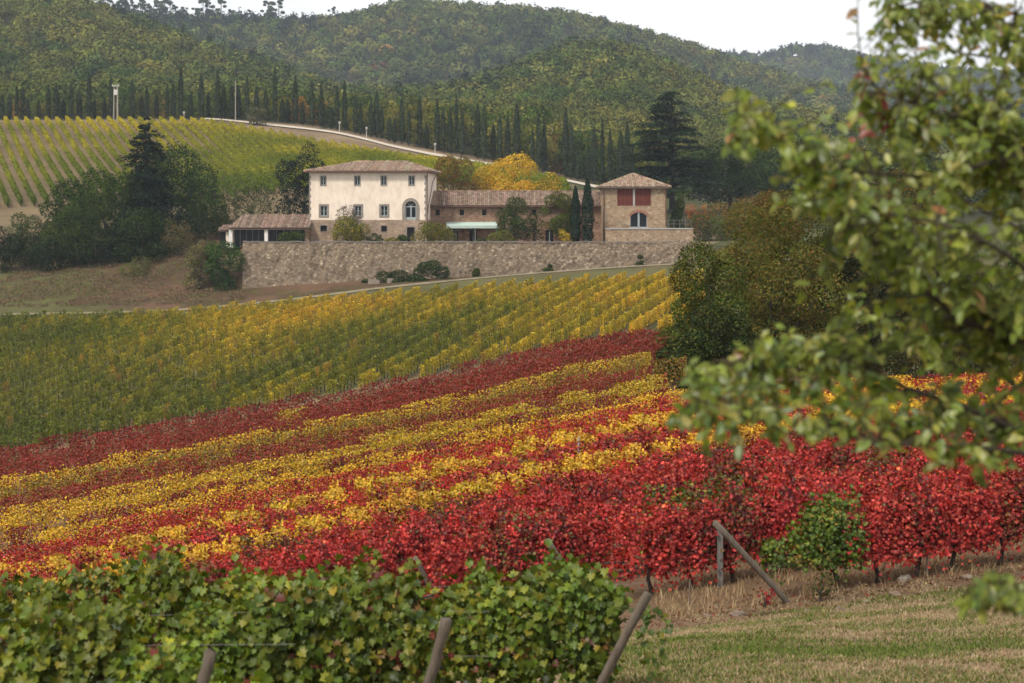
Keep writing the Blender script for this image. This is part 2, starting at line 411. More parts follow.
nt.links.new(mixc(nt, sky.outputs[0], cl.outputs[0], .93), bg.inputs[0]); nt.links.new(bg.outputs[0], out.inputs[0])

ld = bpy.data.lights.new('sun', 'SUN'); ld.energy = 1.5; ld.angle = math.radians(10); ld.color = (1, .94, .85)
lo = bpy.data.objects.new('sun', ld); COL.objects.link(lo); lo.rotation_euler = SUN.to_track_quat('Z', 'Y').to_euler(); lo.location = (0, 0, 60)

cd = bpy.data.cameras.new('camera'); cam = bpy.data.objects.new('camera', cd); COL.objects.link(cam)
cam.rotation_euler = (math.pi / 2, 0, 0); cd.sensor_width = 36; cd.lens = 72; cd.shift_y = -(341.5 - VH) / 1024
cd.clip_start = .1; cd.clip_end = 20000
cd.dof.use_dof = True; cd.dof.focus_distance = 75; cd.dof.aperture_fstop = 2.6; cd.dof.aperture_blades = 9
SC.camera = cam
vs = SC.view_settings; SC.display_settings.display_device = 'sRGB'
vs.view_transform = 'Standard'; vs.look = 'None'; vs.gamma = 1; vs.use_curve_mapping = False; vs.exposure = 1.30
SC.render.engine = 'CYCLES'
cy = SC.cycles; cy.max_bounces = 6; cy.diffuse_bounces = 3; cy.glossy_bounces = 2; cy.transmission_bounces = 3; cy.transparent_max_bounces = 8; cy.volume_bounces = 0
cy.use_denoising = True; cy.use_adaptive_sampling = True; cy.adaptive_threshold = .02; cy.caustics_reflective = False; cy.caustics_refractive = False

# ------------------------------------------------------------------ ground sheet
TH = math.radians(16); CT, ST = math.cos(TH), math.sin(TH)      # heading of the red rows
def ap(x, y): return x * CT + y * ST, -x * ST + y * CT          # along, across
def xy(a, p): return a * CT - p * ST, a * ST + p * CT
P_NEAR, P_FAR, P_ONE = 38.9, 84.0, 153.0

def zone(x, y):
    n = len(x); c = np.empty((n, 3)); g = np.zeros(n)
    u = 512 + x / np.maximum(y, 12) * F + (noise2(x * .25, y * .25) - .5) * 60 * (y > 250)
    a, p = ap(x, y)
    y = y + (noise2(x * .3 + 7, y * .3) - .5) * 6 * (y > 270)
    c[:] = (.035, .036, .018)
    def setz(mask, col, grass): c[mask] = col; g[mask] = grass
    setz(y < 60, (.235, .175, .105), 1.0)
    setz((p > 36.6) & (p < P_FAR + .5) & (y < 200), (.15, .095, .062), .12)
    setz((p >= P_FAR + .5) & (y < 260), (.095, .085, .04), .5)
    setz((p >= P_ONE - 3) & (p < P_ONE + 2.0) & (y < 200), (.17, .13, .075), .4)
    bank = (y >= 250) & (y < 300)
    setz(bank, (.082, .053, .034), .45); setz(bank & (noise2(x * .16 + 3, y * .22) > .56), (.125, .075, .05), .1)
    setz(bank & (u < 90) & (y < 282), (.085, .075, .036), .8); setz(bank & (u > 700), (.06, .06, .03), .6)
    setz((y >= 266) & (y < 300) & (u > 243) & (u < 720), (.26, .20, .14), .3)
    setz((y >= 300) & (y < 436) & (u < 620), (.17, .125, .075), .25)
    vt = np.interp(u, [0, 190, 300, 400, 450], [431, 424, 408, 396, 380])
    setz((y > vt) & (y < 438) & (u < 640), (.20, .145, .095), .15)
    setz((y >= 325) & (y < 420) & (u >= 560), (.05, .055, .025), .5)
    return c, g
Ys = [-40, -30, -20, -10, 0, 4, 8]
y = 8.0
while y < 5200:
    y *= 1.0125 if y < 600 else 1.03
    Ys.append(y)
Ys = np.array(sorted([q for q in Ys if not 262.0 < q < 264.6] + [262.0, 262.6, 263.2, 264.0, 264.7]))
ss = np.concatenate([np.linspace(-1.3, -.45, 10)[:-1], np.linspace(-.45, .45, 330), np.linspace(.45, 1.3, 10)[1:]])
gx = (np.maximum(Ys, 0)[:, None] + 14) * ss[None]; gy = np.repeat(Ys[:, None], len(ss), 1)
gz = H(gx, gy)
gx_, gy_ = gx.ravel(), gy.ravel()
bump = (noise2(gx_ * .9, gy_ * .9) - .5) * .14 + (noise2(gx_ * 3.1, gy_ * 3.1) - .5) * .05
gz = gz + bump.reshape(gz.shape) * .35
nr, nc = gz.shape
idx = (np.arange(nr - 1)[:, None] * nc + np.arange(nc - 1)[None]).ravel()
zc_, zg_ = zone(gx_, gy_)
gm, nt, out = new_mat('earth_and_grass')
at = node(nt, 'ShaderNodeAttribute', attribute_name='tint'); ag = node(nt, 'ShaderNodeAttribute', attribute_name='grassy')
tc = node(nt, 'ShaderNodeTexCoord')
n1 = node(nt, 'ShaderNodeTexNoise', Scale=.55, Detail=7.0, Roughness=.7); nt.links.new(tc.outputs['Object'], n1.inputs['Vector'])
n2 = node(nt, 'ShaderNodeTexNoise', Scale=7.0, Detail=6.0, Roughness=.75); nt.links.new(tc.outputs['Object'], n2.inputs['Vector'])
n3 = node(nt, 'ShaderNodeTexNoise', Scale=.09, Detail=5.0, Roughness=.6); nt.links.new(tc.outputs['Object'], n3.inputs['Vector'])
r2 = ramp(nt, [(.3, (.55, .53, .5)), (.55, (1, 1, 1)), (.75, (1.4, 1.35, 1.25))], n2.outputs['Fac'])
r3 = ramp(nt, [(.35, (.72, .70, .68)), (.65, (1.2, 1.18, 1.12))], n3.outputs['Fac'])
c = mixc(nt, at.outputs['Color'], r2.outputs[0], 1.0, 'MULTIPLY'); c = mixc(nt, c, r3.outputs[0], 1.0, 'MULTIPLY')
gr = ramp(nt, [(.3, (.045, .062, .016)), (.7, (.13, .135, .04))], n2.outputs['Fac'])
gf = ramp(nt, [(.47, (0, 0, 0)), (.58, (1, 1, 1))], n1.outputs['Fac'])
mu = node(nt, 'ShaderNodeMath', operation='MULTIPLY'); nt.links.new(gf.outputs[0], mu.inputs[0]); nt.links.new(ag.outputs['Fac'], mu.inputs[1])
c = mixc(nt, c, gr.outputs[0], mu.outputs[0])
b = node(nt, 'ShaderNodeBsdfPrincipled', Roughness=.95); b.inputs['Specular IOR Level'].default_value = .05
nt.links.new(c, b.inputs['Base Color'])
bp = node(nt, 'ShaderNodeBump', Strength=.8, Distance=.06); nt.links.new(n2.outputs['Fac'], bp.inputs['Height']); nt.links.new(bp.outputs[0], b.inputs['Normal'])
nt.links.new(b.outputs[0], out.inputs[0])
me = arr_mesh('ground', np.stack([gx_, gy_, gz.ravel()], 1), np.stack([idx, idx + 1, idx + nc + 1, idx + nc], 1), zc_, gm, True)
fa = me.attributes.new('grassy', 'FLOAT', 'POINT'); fa.data.foreach_set('value', zg_.astype(np.float32))
tag(link('ground', me), 'sloping valley floor of soil and dry grass under the vines', 'ground', None, 'structure')

def strip(name, pts, width, mat, label, cat, lift=.05, n=160, cross=5):
    """a track laid over the ground along (u, Y) points"""
    pts = np.array([G(u, Y)[:2] for u, Y in pts])
    s = np.concatenate([[0], np.cumsum(np.linalg.norm(np.diff(pts, axis=0), axis=1))])
    q = np.linspace(0, s[-1], n)
    cx, cy_ = pchip(s, pts[:, 0], q), pchip(s, pts[:, 1], q)
    tx, ty = np.gradient(cx), np.gradient(cy_); L = np.hypot(tx, ty); nx, ny = -ty / L, tx / L
    wv = (width if np.isscalar(width) else np.interp(q / s[-1], [0, .4, 1], width)) * (.9 + .25 * noise2(q * .2, q * 0))
    V = []
    for k in range(cross):
        o = (k / (cross - 1) - .5) * wv
        X, Y = cx + nx * o, cy_ + ny * o
        V.append(np.stack([X, Y, H(X, Y) + lift - .1 * (k in (0, cross - 1))], 1))
    V = np.stack(V, 1).reshape(-1, 3)
    i = (np.arange(n - 1)[:, None] * cross + np.arange(cross - 1)[None]).ravel()
    return tag(link(name, arr_mesh(name, V, np.stack([i, i + 1, i + cross + 1, i + cross], 1), None, mat, True)), label, cat, None, 'structure')
M['gravel'] = plain('white_gravel', (.46, .395, .315), .95, .1, noise=.7, nscale=1.2)
M['dust'] = plain('dusty_track', (.22, .185, .125), .95, .05, noise=.9, nscale=.7, dark=(.55, .6, .45))
strip('farm_track', [(-260, 246), (0, 247), (150, 248), (260, 250), (400, 252), (550, 253), (700, 254), (900, 256)], 1.7, M['dust'], 'pale dirt track between the long wall and the yellow vines', 'track', .16)
strip('gravel_road', [(205, 437), (235, 434), (300, 429), (360, 425), (430, 418), (500, 408), (560, 398), (606, 389), (622, 385)], (2.5, 5.0, 10.5), M['gravel'], 'white gravel road climbing the slope below the cypress trees', 'road', .3)

# ------------------------------------------------------------------ vineyards
V_GREEN = [(5, (.080, .130, .011)), (4, (.120, .168, .014)), (2.0, (.185, .205, .019)), (.25, (.27, .22, .03)), (.2, (.12, .03, .02)), (.8, (.036, .064, .009)), (.3, (.17, .10, .03))]
V_RED = [(5, (.40, .034, .026)), (4, (.30, .023, .020)), (2.2, (.52, .075, .048)), (1.7, (.12, .015, .015)), (.2, (.46, .12, .04)), (.35, (.10, .075, .02))]
V_DEEP = [(5, (.17, .016, .024)), (3, (.24, .022, .024)), (1.5, (.10, .05, .02))]
V_BROWNRED = [(5, (.25, .035, .025)), (3, (.17, .034, .022)), (.8, (.14, .06, .02)), (.6, (.30, .06, .03))]
V_YEL = [(5, (.64, .39, .030)), (3, (.54, .35, .03)), (1.6, (.50, .31, .03))]
V_OCHRE = [(4, (.46, .31, .028)), (3, (.36, .27, .026)), (1.2, (.25, .21, .024))]
V_OLIVE = [(4, (.16, .145, .022)), (3, (.24, .15, .025)), (2, (.20, .06, .025)), (1, (.36, .26, .03))]

def row_leaves(rng, st, per_m, size, top, low, half, pal_fn, spacing=1.0, clump=.3, tmpl=T_KITE, up=.35):
    """leaves of one row; st (n,3) ground stations a metre apart"""
    seg = np.linalg.norm(np.diff(st[:, :2], axis=0), axis=1); s = np.concatenate([[0], np.cumsum(seg)])
    n = max(8, int(s[-1] * per_m))
    plants = np.arange(spacing / 2, s[-1], spacing)
    if len(plants) == 0: plants = np.array([s[-1] / 2])
    vig = rng.uniform(.90, 1.07, len(plants)); vig[rng.random(len(plants)) < .03] *= .6
    i = rng.choice(len(plants), n, p=vig / vig.sum())
    q = np.clip(plants[i] + rng.normal(size=n) * clump * spacing, 0, s[-1])
    x, yv, z = (np.interp(q, s, st[:, k]) for k in range(3))
    d = (st[-1, :2] - st[0, :2]) / np.linalg.norm(st[-1, :2] - st[0, :2]); nx, ny = -d[1], d[0]
    t = rng.beta(1.6, 1.1, n)
    hgt = low + (top * vig[i] - low) * t + (rng.random(n) < .04) * rng.uniform(0, .2, n)
    side = rng.choice([-1, 1], n) * half * np.sqrt(rng.uniform(.15, 1, n)) * (1 - .45 * t)
    pos = np.stack([x + nx * side, yv + ny * side, z + hgt], 1)
    nor = np.stack([nx * np.sign(side), ny * np.sign(side), np.full(n, up)], 1) + rng.normal(size=(n, 3)) * .5
    nor[:, 2] += t * .5
    col = pal_fn(rng, pos, i, plants, n)
    return scatter(tmpl, pos, frames(nor, rng), size * rng.uniform(.7, 1.3, n), col)

def vine_row(st, arrs, mat, label, group, posts=None):
    V, T, C = arrs
    o = st[0]
    mb = MB()
    seg = np.linalg.norm(np.diff(st[:, :2], axis=0), axis=1); s = np.concatenate([[0], np.cumsum(seg)])
    for q in np.arange(.5, s[-1], 1.0):
        p = np.array([np.interp(q, s, st[:, k]) for k in range(3)])
        mb.tube([p - [0, 0, .1], p + [.05, .02, .35], p + [0, -.02, .75]], [.045, .035, .03], 4, (.04, .032, .028), False)
    V2, T2 = np.array(mb.v), np.array(mb.f) + len(V)
    V = np.concatenate([V, V2]); T = np.concatenate([T, T2]); C = np.concatenate([C, np.array(mb.c)])
    return tag(link('vine_row', arr_mesh('vine_row', V - o, T, C, mat), None, o), label, 'vine row', group)

def stations(a0, a1, p):
    n = max(2, int((a1 - a0)) + 1)
    a = np.linspace(a0, a1, n); x, yv = xy(a, p)
    return np.stack([x, yv, H(x, yv)], 1)

# --- colour bands of the red field, read down the picture along column 400 (row of the vine tops -> palette)
RED_, BRN_, DEEP_, YEL_, OCH_, OLV_ = (V_RED, 'bright red'), (V_BROWNRED, 'brownish red'), (V_DEEP, 'dark crimson'), (V_YEL, 'golden yellow'), (V_OCHRE, 'ochre yellow'), (V_OLIVE, 'olive and red')
#        read off the photograph from the grass strip upwards
BANDS = [RED_] * 6 + [YEL_, RED_, RED_, YEL_, RED_, RED_, RED_, YEL_, DEEP_, OCH_, OCH_, BRN_, BRN_, OLV_, OCH_, BRN_, BRN_, BRN_, BRN_, DEEP_, DEEP_]
ROW_GAP = 2.5
rows = np.concatenate([P_NEAR + ROW_GAP * np.arange(4), np.arange(P_NEAR + ROW_GAP * 4, P_FAR + .5, 1.62)])
N_VINES = 10                                    # nearest rows: every vine is a plant of its own
def row_span(k, p):
    a0 = 17.1 - 3.2 * k
    a = np.linspace(-80, 90, 600); x, yv = xy(a, p)
    u = 512 + x / yv * F
    umax = 1085 if p < 66 else np.interp(p, [66, 67, 84], [690, 676, 676]) + 34 * (math.sin(k * 2.4) - .4) * .5
    ok = (u > -70) & (u < umax) & (yv > 20)
    return max(a0, a[ok].min()), a[ok].max()

def make_vine(seed, pal, n, top=1.95, leaf=.135, tm=T_VINE, low=.62, ln=1.2, wild=0):
    """one grapevine along local x: (foliage, trunk, cane) meshes, foot at the origin"""
    rng = np.random.default_rng(seed)
    # leaves hang on shoots that rise from the cordon
    ns = 15; sx = rng.uniform(-ln / 2, ln / 2, ns); sh = top * rng.uniform(.8 - .3 * wild, 1.07, ns) * (1 - wild * .25 * np.abs(sx / ln * 2)**2); lean = rng.normal(size=ns) * .10; slx = rng.normal(size=ns) * .12
    i = rng.integers(0, ns, n); t = rng.beta(1.5, 1.15, n) * (1 + .12 * wild * rng.normal(size=n))
    z = low + (sh[i] - low) * t
    side = rng.choice([-1, 1], n)
    yy = lean[i] * t + side * np.abs(rng.normal(.17, .11, n)) * (1.1 - .45 * t)
    drop = rng.random(n) < .10; z[drop] -= rng.uniform(.1, .32, drop.sum()); yy[drop] *= 1.5
    pos = np.stack([sx[i] + slx[i] * t + rng.normal(size=n) * .10, yy, z], 1)
    nor = np.stack([rng.normal(size=n) * .5, side * .9, .35 + .5 * t + rng.normal(size=n) * .35], 1)
    roll = np.stack([rng.normal(size=n) * .4, np.zeros(n), -np.ones(n)], 1)
    patch = 1 + .5 * (noise2(pos[:, 0] * 3 + seed * 7, pos[:, 2] * 3) - .5)[:, None]
    col = pick(rng, pal[:3], n, .3)
    if len(pal) > 3:                              # the rarer colours come in patches, as whole shoots turn
        w4 = sum(q[0] for q in pal[3:]) / sum(q[0] for q in pal)
        f4 = noise2(pos[:, 0] * 4.2 + seed * 3.3, pos[:, 2] * 4.2 + seed) + .12 * rng.normal(size=n)
        m = f4 > np.quantile(f4, 1 - w4 * .8); m |= rng.random(n) < w4 * .2
        col[m] = pick(rng, pal[3:], m.sum(), .3)
    V, T, C = scatter(tm, pos, frames(nor, rng, roll), leaf * rng.uniform(.5, 1.4, n), col * patch)
    fol = arr_mesh('foliage', V, T, C, M['leaf_vine'])
    mb = MB(); bc = (.045, .034, .028)
    x0 = rng.normal() * .05
    mb.tube([(x0, 0, -.15), (x0 + .05, .03, .12), (x0 - .05, -.03, .38), (x0 + .03, .02, .62), (x0 + .02, 0, .74)], [.062, .052, .042, .046, .05], 7, bc)
    mb.tube([(x0 + .02, 0, .70), (ln * .28, .02, .80), (ln * .52, 0, .78)], [.04, .032, .026], 6, bc)
    mb.tube([(x0, 0, .70), (-ln * .26, -.02, .79), (-ln * .52, 0, .78)], [.038, .03, .024], 6, bc)
    tr = mb.mesh('trunk', M['bark'], True)
    mb = MB(); mb.tube([(-ln / 2, 0, .78), (0, 0, .80), (ln / 2, 0, .78)], .008, 4, (.16, .08, .035), False)
    for q in range(ns):
        b = (sx[q], 0, .78); e = (sx[q] + slx[q], lean[q], sh[q])
        mid = tuple((u0 + v0) / 2 + rng.normal() * .03 for u0, v0 in zip(b, e))
        mb.tube([b, mid, e], [.008, .006, .003], 4, (.16, .08, .035), False)
    return fol, tr, mb.mesh('cane', M['bark'], True)

def place_vine(meshes, loc, rotz, label, group, scale=(1, 1, 1), color=(1, 1, 1)):
    t = empty('grapevine', loc, label, 'grapevine', group, rotz); t.scale = scale
    for nm, me in zip(('foliage', 'trunk', 'cane'), meshes):
        o = link(nm, me, t)
        if nm == 'foliage': o.color = (*color, 1)
    return t

def line_wire(pts, r=.004, n=4, sag=.02):
    mb = MB(); mb.tube(pts, r, n, (1, 1, 1), False); return mb

def end_post(name, foot, top, r, label, group=None, cat='post', lift=.4):
    foot, top = Vector(foot), Vector(top)
    d = (top - foot).normalized(); f = foot - d * lift
    o = f.copy(); L = (top - f).length
    t = MB(); rr = np.random.default_rng(int(abs(foot.x) * 1000) + 3)
    a = d.cross(Vector((0, 1, 0))).normalized(); b = d.cross(a)
    pts = [f + d * L * q + (a * rr.normal() + b * rr.normal()) * .008 for q in np.linspace(0, 1, 9)]
    rad = [r * (1 + .06 * rr.normal()) for _ in pts]
    t.tube([p - o for p in pts] + [top + d * .006 - o], rad + [r * .82], 11, (.118, .094, .072))
    ob = t.build(name, M['wood'], None, o, 0, True)
    return tag(ob, label, cat, group)

rngR = np.random.default_rng(77)
red_vines = [make_vine(100 + i, V_RED, 2900, leaf=.078, low=.36, ln=1.9) for i in range(5)]
red_far = [make_vine(120 + i, V_RED, 1900, leaf=.078, low=.5, ln=1.5) for i in range(4)]
yel_vines = [make_vine(130 + i, V_YEL, 2300, leaf=.080, low=.5, ln=1.6) for i in range(3)]
mix_vines = [make_vine(140 + i, [(4, (.10, .105, .018)), (3, (.30, .24, .03)), (2, (.24, .03, .022)), (2, (.05, .08, .015))], 2200, leaf=.078, low=.45, ln=1.5) for i in range(2)]
olive_vines = [make_vine(150 + i, [(4, (.22, .04, .022)), (3, (.13, .09, .02)), (2, (.10, .02, .018)), (1, (.07, .08, .018))], 2200, leaf=.078, low=.45, ln=1.5) for i in range(2)]
green_end = make_vine(160, [(6, (.060, .110, .011)), (4, (.10, .155, .015)), (1.8, (.17, .185, .02)), (.5, (.25, .18, .03))], 4200, leaf=.09, low=.52, ln=2.7, top=1.98, wild=.55)
counts = {}
for k, p in enumerate(rows):
    a0, a1 = row_span(k, p)
    if k < N_VINES:
        heading = TH
        step = .92 if k < 3 else (.8 if BANDS[k] is YEL_ else 1.05)
        for j, a in enumerate(np.arange(a0 + 1.0, a1, step)):
            x, yv = xy(a, p); x, yv = float(x), float(yv); z = Hs(x, yv)
            u = 512 + x / yv * F
            ms = (red_vines if k < 4 else red_far)[rngR.integers(5 if k < 4 else 4)]; pal_k = BANDS[k][0]
            lab, grp = 'red leaved grapevine in the crimson rows above the grass strip', 'red grapevines of the nearest rows'
            if k == 0 and j == 0: ms, lab, grp = green_end, 'bushy green grapevine among red ones, beside the leaning pole over the grass', None
            elif k == 2 and 655 < u < 745: ms = mix_vines[j % 2]; lab, grp = 'yellow and green leaved grapevine in a patch behind the leaning pole', 'yellow green vines behind the pole'
            elif pal_k is V_YEL: ms = yel_vines[j % 3]; lab, grp = 'golden yellow grapevine in the nearest yellow stripes of the red field', 'golden grapevines of the nearest yellow stripes'
            elif rngR.random() < .12: ms = olive_vines[j % 2]; lab, grp = 'brownish olive grapevine scattered among the red ones', 'brownish vines in the red rows'
            g = float(rngR.uniform(.82, 1.12))
            place_vine(ms, (x, yv, z), heading + (math.pi if rngR.random() < .5 else 0) if ms is not green_end else heading, lab, grp,
                       (1, 1, float(rngR.uniform(.92, 1.05)) * (1 if k < 4 else .92) * (1.03 if pal_k is V_YEL else 1)), (g, g * float(rngR.uniform(.85, 1.1)), g))
        # drip line and wires of this row
        if k < 4:
            aa = np.arange(a0 - .2, a1, 1.05); X, Yv = xy(aa, p); Z = H(X, Yv)
            mb = MB(); mb.tube([(X[i], Yv[i] - .05, Z[i] + .62 + .035 * math.sin(i * 2.1)) for i in range(len(X))], .016, 5, (1, 1, 1), False)
            o = mb.build('drip_hose', M['drip']); tag(o, ['black watering hose along the foot of the red row at the grass edge', 'black watering hose in the second red row', 'black watering hose in the third red row', 'black watering hose in the fourth red row'][k], 'hose')
        continue
    pal, nm = BANDS[min(k, len(BANDS) - 1)]
    st = stations(a0, a1, p)
    near = p < 200
    def pf(rng, pos, i, plants, n, pal=pal):
        c = pick(rng, pal, n, .2)
        pl = rng.uniform(.86, 1.12, (len(plants), 1)); c = c * pl[i]
        if pal in (V_YEL, V_OCHRE):
            u_ = 512 + pos[:, 0] / pos[:, 1] * F
            m = rng.random(n) < np.clip(.75 - u_ / 900, 0, 1) * (pal is V_OCHRE)
            c[m] = pick(rng, V_YEL, m.sum(), .25)
        sw = rng.random(len(plants)) < .015                      # odd plants of another colour
        if sw.any():
            alt = V_OCHRE if pal in (V_RED, V_DEEP, V_BROWNRED) else V_RED
            m = sw[i]; c[m] = pick(rng, alt, m.sum(), .2)
        return c
    arrs = row_leaves(rngR, st, 520, .078, 1.62, .5, .20, pf)
    vine_row(st, arrs, M['leaf_vine'], f'hedge like row of {nm} vines slanting across the red field', f'{nm} vine rows of the red field')

# --- the green and yellow field below the wall: rows run up the slope
D1 = math.radians(90 - 11); dx1, dy1 = math.cos(D1), math.sin(D1)
rng1 = np.random.default_rng(21)
def f1_color(rng, pos, i, plants, n):
    x, yv = pos[:, 0], pos[:, 1]
    u = 512 + x / yv * F
    pn = rng.uniform(-.16, .16, len(plants))[i]
    f = .42 + .60 * (u - 330) / 660 + (noise2(x * .11 + 3, yv * .07) - .5) * .38 + pn
    f += rng.uniform(-.12, .12); f += .42 * np.exp(-((u - 290) / 120)**2 - ((yv - 222) / 24)**2) - .2 * np.exp(-((u - 430) / 130)**2 - ((yv - 175) / 16)**2)
    f = np.clip(f + rng.uniform(-.12, .12, n), 0, 1)
    st = np.array([(.095, .120, .013), (.165, .18, .017), (.30, .255, .020), (.48, .35, .024), (.60, .37, .03)])
    c = np.stack([np.interp(f, [0, .3, .5, .75, 1], st[:, k]) for k in range(3)], 1) * rng.uniform(.78, 1.2, (len(plants), 1))[i]
    og = (rng.random(len(plants)) < .03)[i]
    c[og] = c[og] * .6 + np.array([.42, .19, .04]) * .4
    return c * rng.uniform(.72, 1.25, (n, 1))
def f1_end(x0):
    """first and last distance of the row that starts at x0 along the field's lower edge"""
    ylo = (P_ONE - 1.8 + x0 * ST) / CT
    return ylo
for x0 in np.arange(-92, 27, 2.3):
    ylo = f1_end(x0) + rng1.uniform(-.5, .5)
    t = np.arange(0, 125, 1.0)
    X, Yv = x0 + dx1 * t, ylo + dy1 * t
    u = 512 + X / Yv * F
    yhi = np.interp(u, [-300, 0, 150, 260, 400, 550, 700], [237, 238, 239, 239, 238, 237, 236.5])
    ok = (Yv < yhi) & (u > -45) & (u < 705)
    if ok.sum() < 4: continue
    X, Yv = X[ok], Yv[ok]
    st = np.stack([X, Yv, H(X, Yv)], 1)
    arrs = row_leaves(rng1, st, 135, .17, 1.32, .12, .17, f1_color, 1.2, .2)
    uu = 512 + X.mean() / Yv.mean() * F
    if uu < 230: lab, grp = 'mostly green vine row running up towards the dry bank', 'green vine rows at the left of the field below the wall'
    elif uu < 450: lab, grp = 'mixed green and yellow vine row below the middle of the long wall', 'mixed vine rows below the long wall'
    else: lab, grp = 'mostly golden yellow vine row beside the dark round trees', 'golden vine rows near the dark trees'
    vine_row(st, arrs, M['leaf_vine'], lab, grp)

# --- the hill vineyard behind the villa
rng2 = np.random.default_rng(31)
def hv_color(rng, pos, i, plants, n):
    x, yv = pos[:, 0], pos[:, 1]
    f = np.clip(.55 + (yv - 385) / 110 + (noise2(x * .12, yv * .09) - .5) * .7 + rng.uniform(-.15, .15, n), 0, 1)
    st = np.array([(.09, .13, .016), (.21, .23, .020), (.42, .35, .026)])
    c = np.stack([np.interp(f, [0, .5, 1], st[:, k]) for k in range(3)], 1)
    return c * rng.uniform(.75, 1.2, (n, 1))
for x0 in np.arange(-128, 8, 2.2):
    u0 = 512 + x0 / 420 * F
    ytop = np.interp(u0, [-60, 190, 260, 330, 420, 520], [429, 424, 415, 404, 396, 384])
    t = np.arange(0, 122, 1.5)
    th = math.radians(-72.5)
    X, Yv = x0 + math.cos(th) * t, ytop + math.sin(th) * t
    u = 512 + X / Yv * F
    ylow = np.interp(u, [-50, 80, 190, 260, 340, 450, 560], [322, 326, 322, 326, 330, 335, 345])
    ok = (Yv > ylow) & (u > -40) & (u < 570)
    if ok.sum() < 4: continue
    st = np.stack([X[ok], Yv[ok], H(X[ok], Yv[ok])], 1)
    arrs = row_leaves(rng2, st, 66, .31, 1.5, .25, .36, hv_color, 1.2, .3)
    left = st[0, 0] / st[0, 1] * F + 512 < 240
    vine_row(st, arrs, M['leaf_mid'], 'yellow green vine row on the hillside above the conifer' if left else 'green vine row on the slope just behind the villa roof',
             'hillside vine rows above the conifer' if left else 'hillside vine rows behind the villa')

# --- the green rows in front
rngF = np.random.default_rng(41)
fg = [make_vine(200 + i, V_GREEN, 2900, top=1.76, leaf=.112, low=.2, ln=1.4, wild=.35) for i in range(6)]
fg_red = [make_vine(210 + i, [(5, (.068, .11, .012)), (3, (.12, .145, .016)), (2, (.17, .18, .02)), (.9, (.14, .025, .02)), (.7, (.26, .16, .03)), (.6, (.08, .02, .018))], 2200, top=1.74, leaf=.112, low=.2, ln=1.4, wild=.35) for i in range(2)]
FROWS = [((1.05, 26.2), math.radians(180 - 6), 15, 'back green row', (600, 648)), ((-.95, 23.0), math.radians(180 - 5), 13, 'middle green row', None), ((-2.75, 19.4), math.radians(180 - 3), 9, 'front green row', None)]
for ri, ((x0, y0), hd, nv, nm, _) in enumerate(FROWS):
    for j in range(nv):
        s = .55 + j * 1.02
        x, yv = x0 + math.cos(hd) * s, y0 + math.sin(hd) * s
        ms = fg[rngF.integers(6)] if rngF.random() < .82 or j == 0 else fg_red[rngF.integers(2)]
        g = float(rngF.uniform(.82, 1.15)); zsx = float(rngF.uniform(.84, 1.12)) * (1.04 if ri == 0 and 3 <= j < 8 else 1)
        if j == 0: lab, grp = f'end grapevine of the {nm}, beside its leaning wooden post', None
        else: lab, grp = f'green leaved grapevine in the {nm} at the bottom edge', f'grapevines of the {nm}'
        if ri == 2: g *= 1.05
        place_vine(ms, (x, yv, Hs(x, yv)), hd + (math.pi if rngF.random() < .5 else 0), lab, grp, (1, 1, zsx), (g * float(rngF.uniform(.95, 1.2)), g, g * .95))
    # trellis wires
    for h, wn in ((.95, 'lower'), (1.45, 'upper')):
        mb = MB(); n = 14
        mb.tube([(x0 - math.cos(hd) * .7 + math.cos(hd) * nv * q / n, y0 - .02 + math.sin(hd) * nv * q / n, Hs(x0 + math.cos(hd) * nv * q / n, y0 + math.sin(hd) * nv * q / n) + h) for q in range(n + 1)], .0022, 4, (1, 1, 1), False)
        tag(mb.build('trellis_wire', M['wire']), f'{wn} thin trellis wire of the {nm}', 'wire')

# leaning end posts
def seen(u, v, Y): return P(u, v, Y)
end_post('end_post', seen(596, 692, 25.4), seen(648, 594, 25.2), .058, 'leaning wooden post in front of the grass, tallest and nearest of the tilted posts')
end_post('end_post', seen(424, 700, 22.2), seen(446, 619, 22.1), .058, 'weathered post sunk in green leaves near two loose wires')
end_post('end_post', seen(194, 720, 18.5), seen(211, 651, 18.5), .055, 'dark blurred post standing in the front green row')
f = G(790, 41.2); end_post('end_post', f, seen(715, 523, 41.0), .065, 'grey tilted pole leaning left beside the bushy green vine')
f = G(592, 43.4); end_post('end_post', f, seen(547, 540, 43.3), .065, 'grey tilted pole before red leaves, above the end of the back green row')
f = G(447, 45.5); end_post('end_post', f, seen(415, 558, 45.4), .065, 'grey pole tip just showing over the green leaves')
# upright stakes in the red rows
def stake(u, Y, h, r, label, mat='wood', square=False, tint=(.34, .30, .26)):
    p = G(u, Y); mb = MB()
    if square: mb.box(-r, -r, -.3, r, r, h, tint)
    else: mb.tube([(0, 0, -.3), (.01, 0, h * .5), (.02, .01, h)], [r, r * .95, r * .85], 8, tint)
    return tag(mb.build('stake', M[mat], None, p), label, 'stake')
stake(720, 44.0, 1.25, .06, 'thick grey concrete stake between vine trunks left of the tilted pole', 'wood', True, (.15, .14, .125))
stake(689, 41.9, .62, .018, 'thin bare stick at the left end of the nearest red row', tint=(.16, .12, .09))
stake(927, 43.0, 1.3, .025, 'thin pale stick standing in the red row over the stones')
stake(578, 58.0, 1.9, .035, 'slim grey stake rising above the red vines below the yellow stripe')

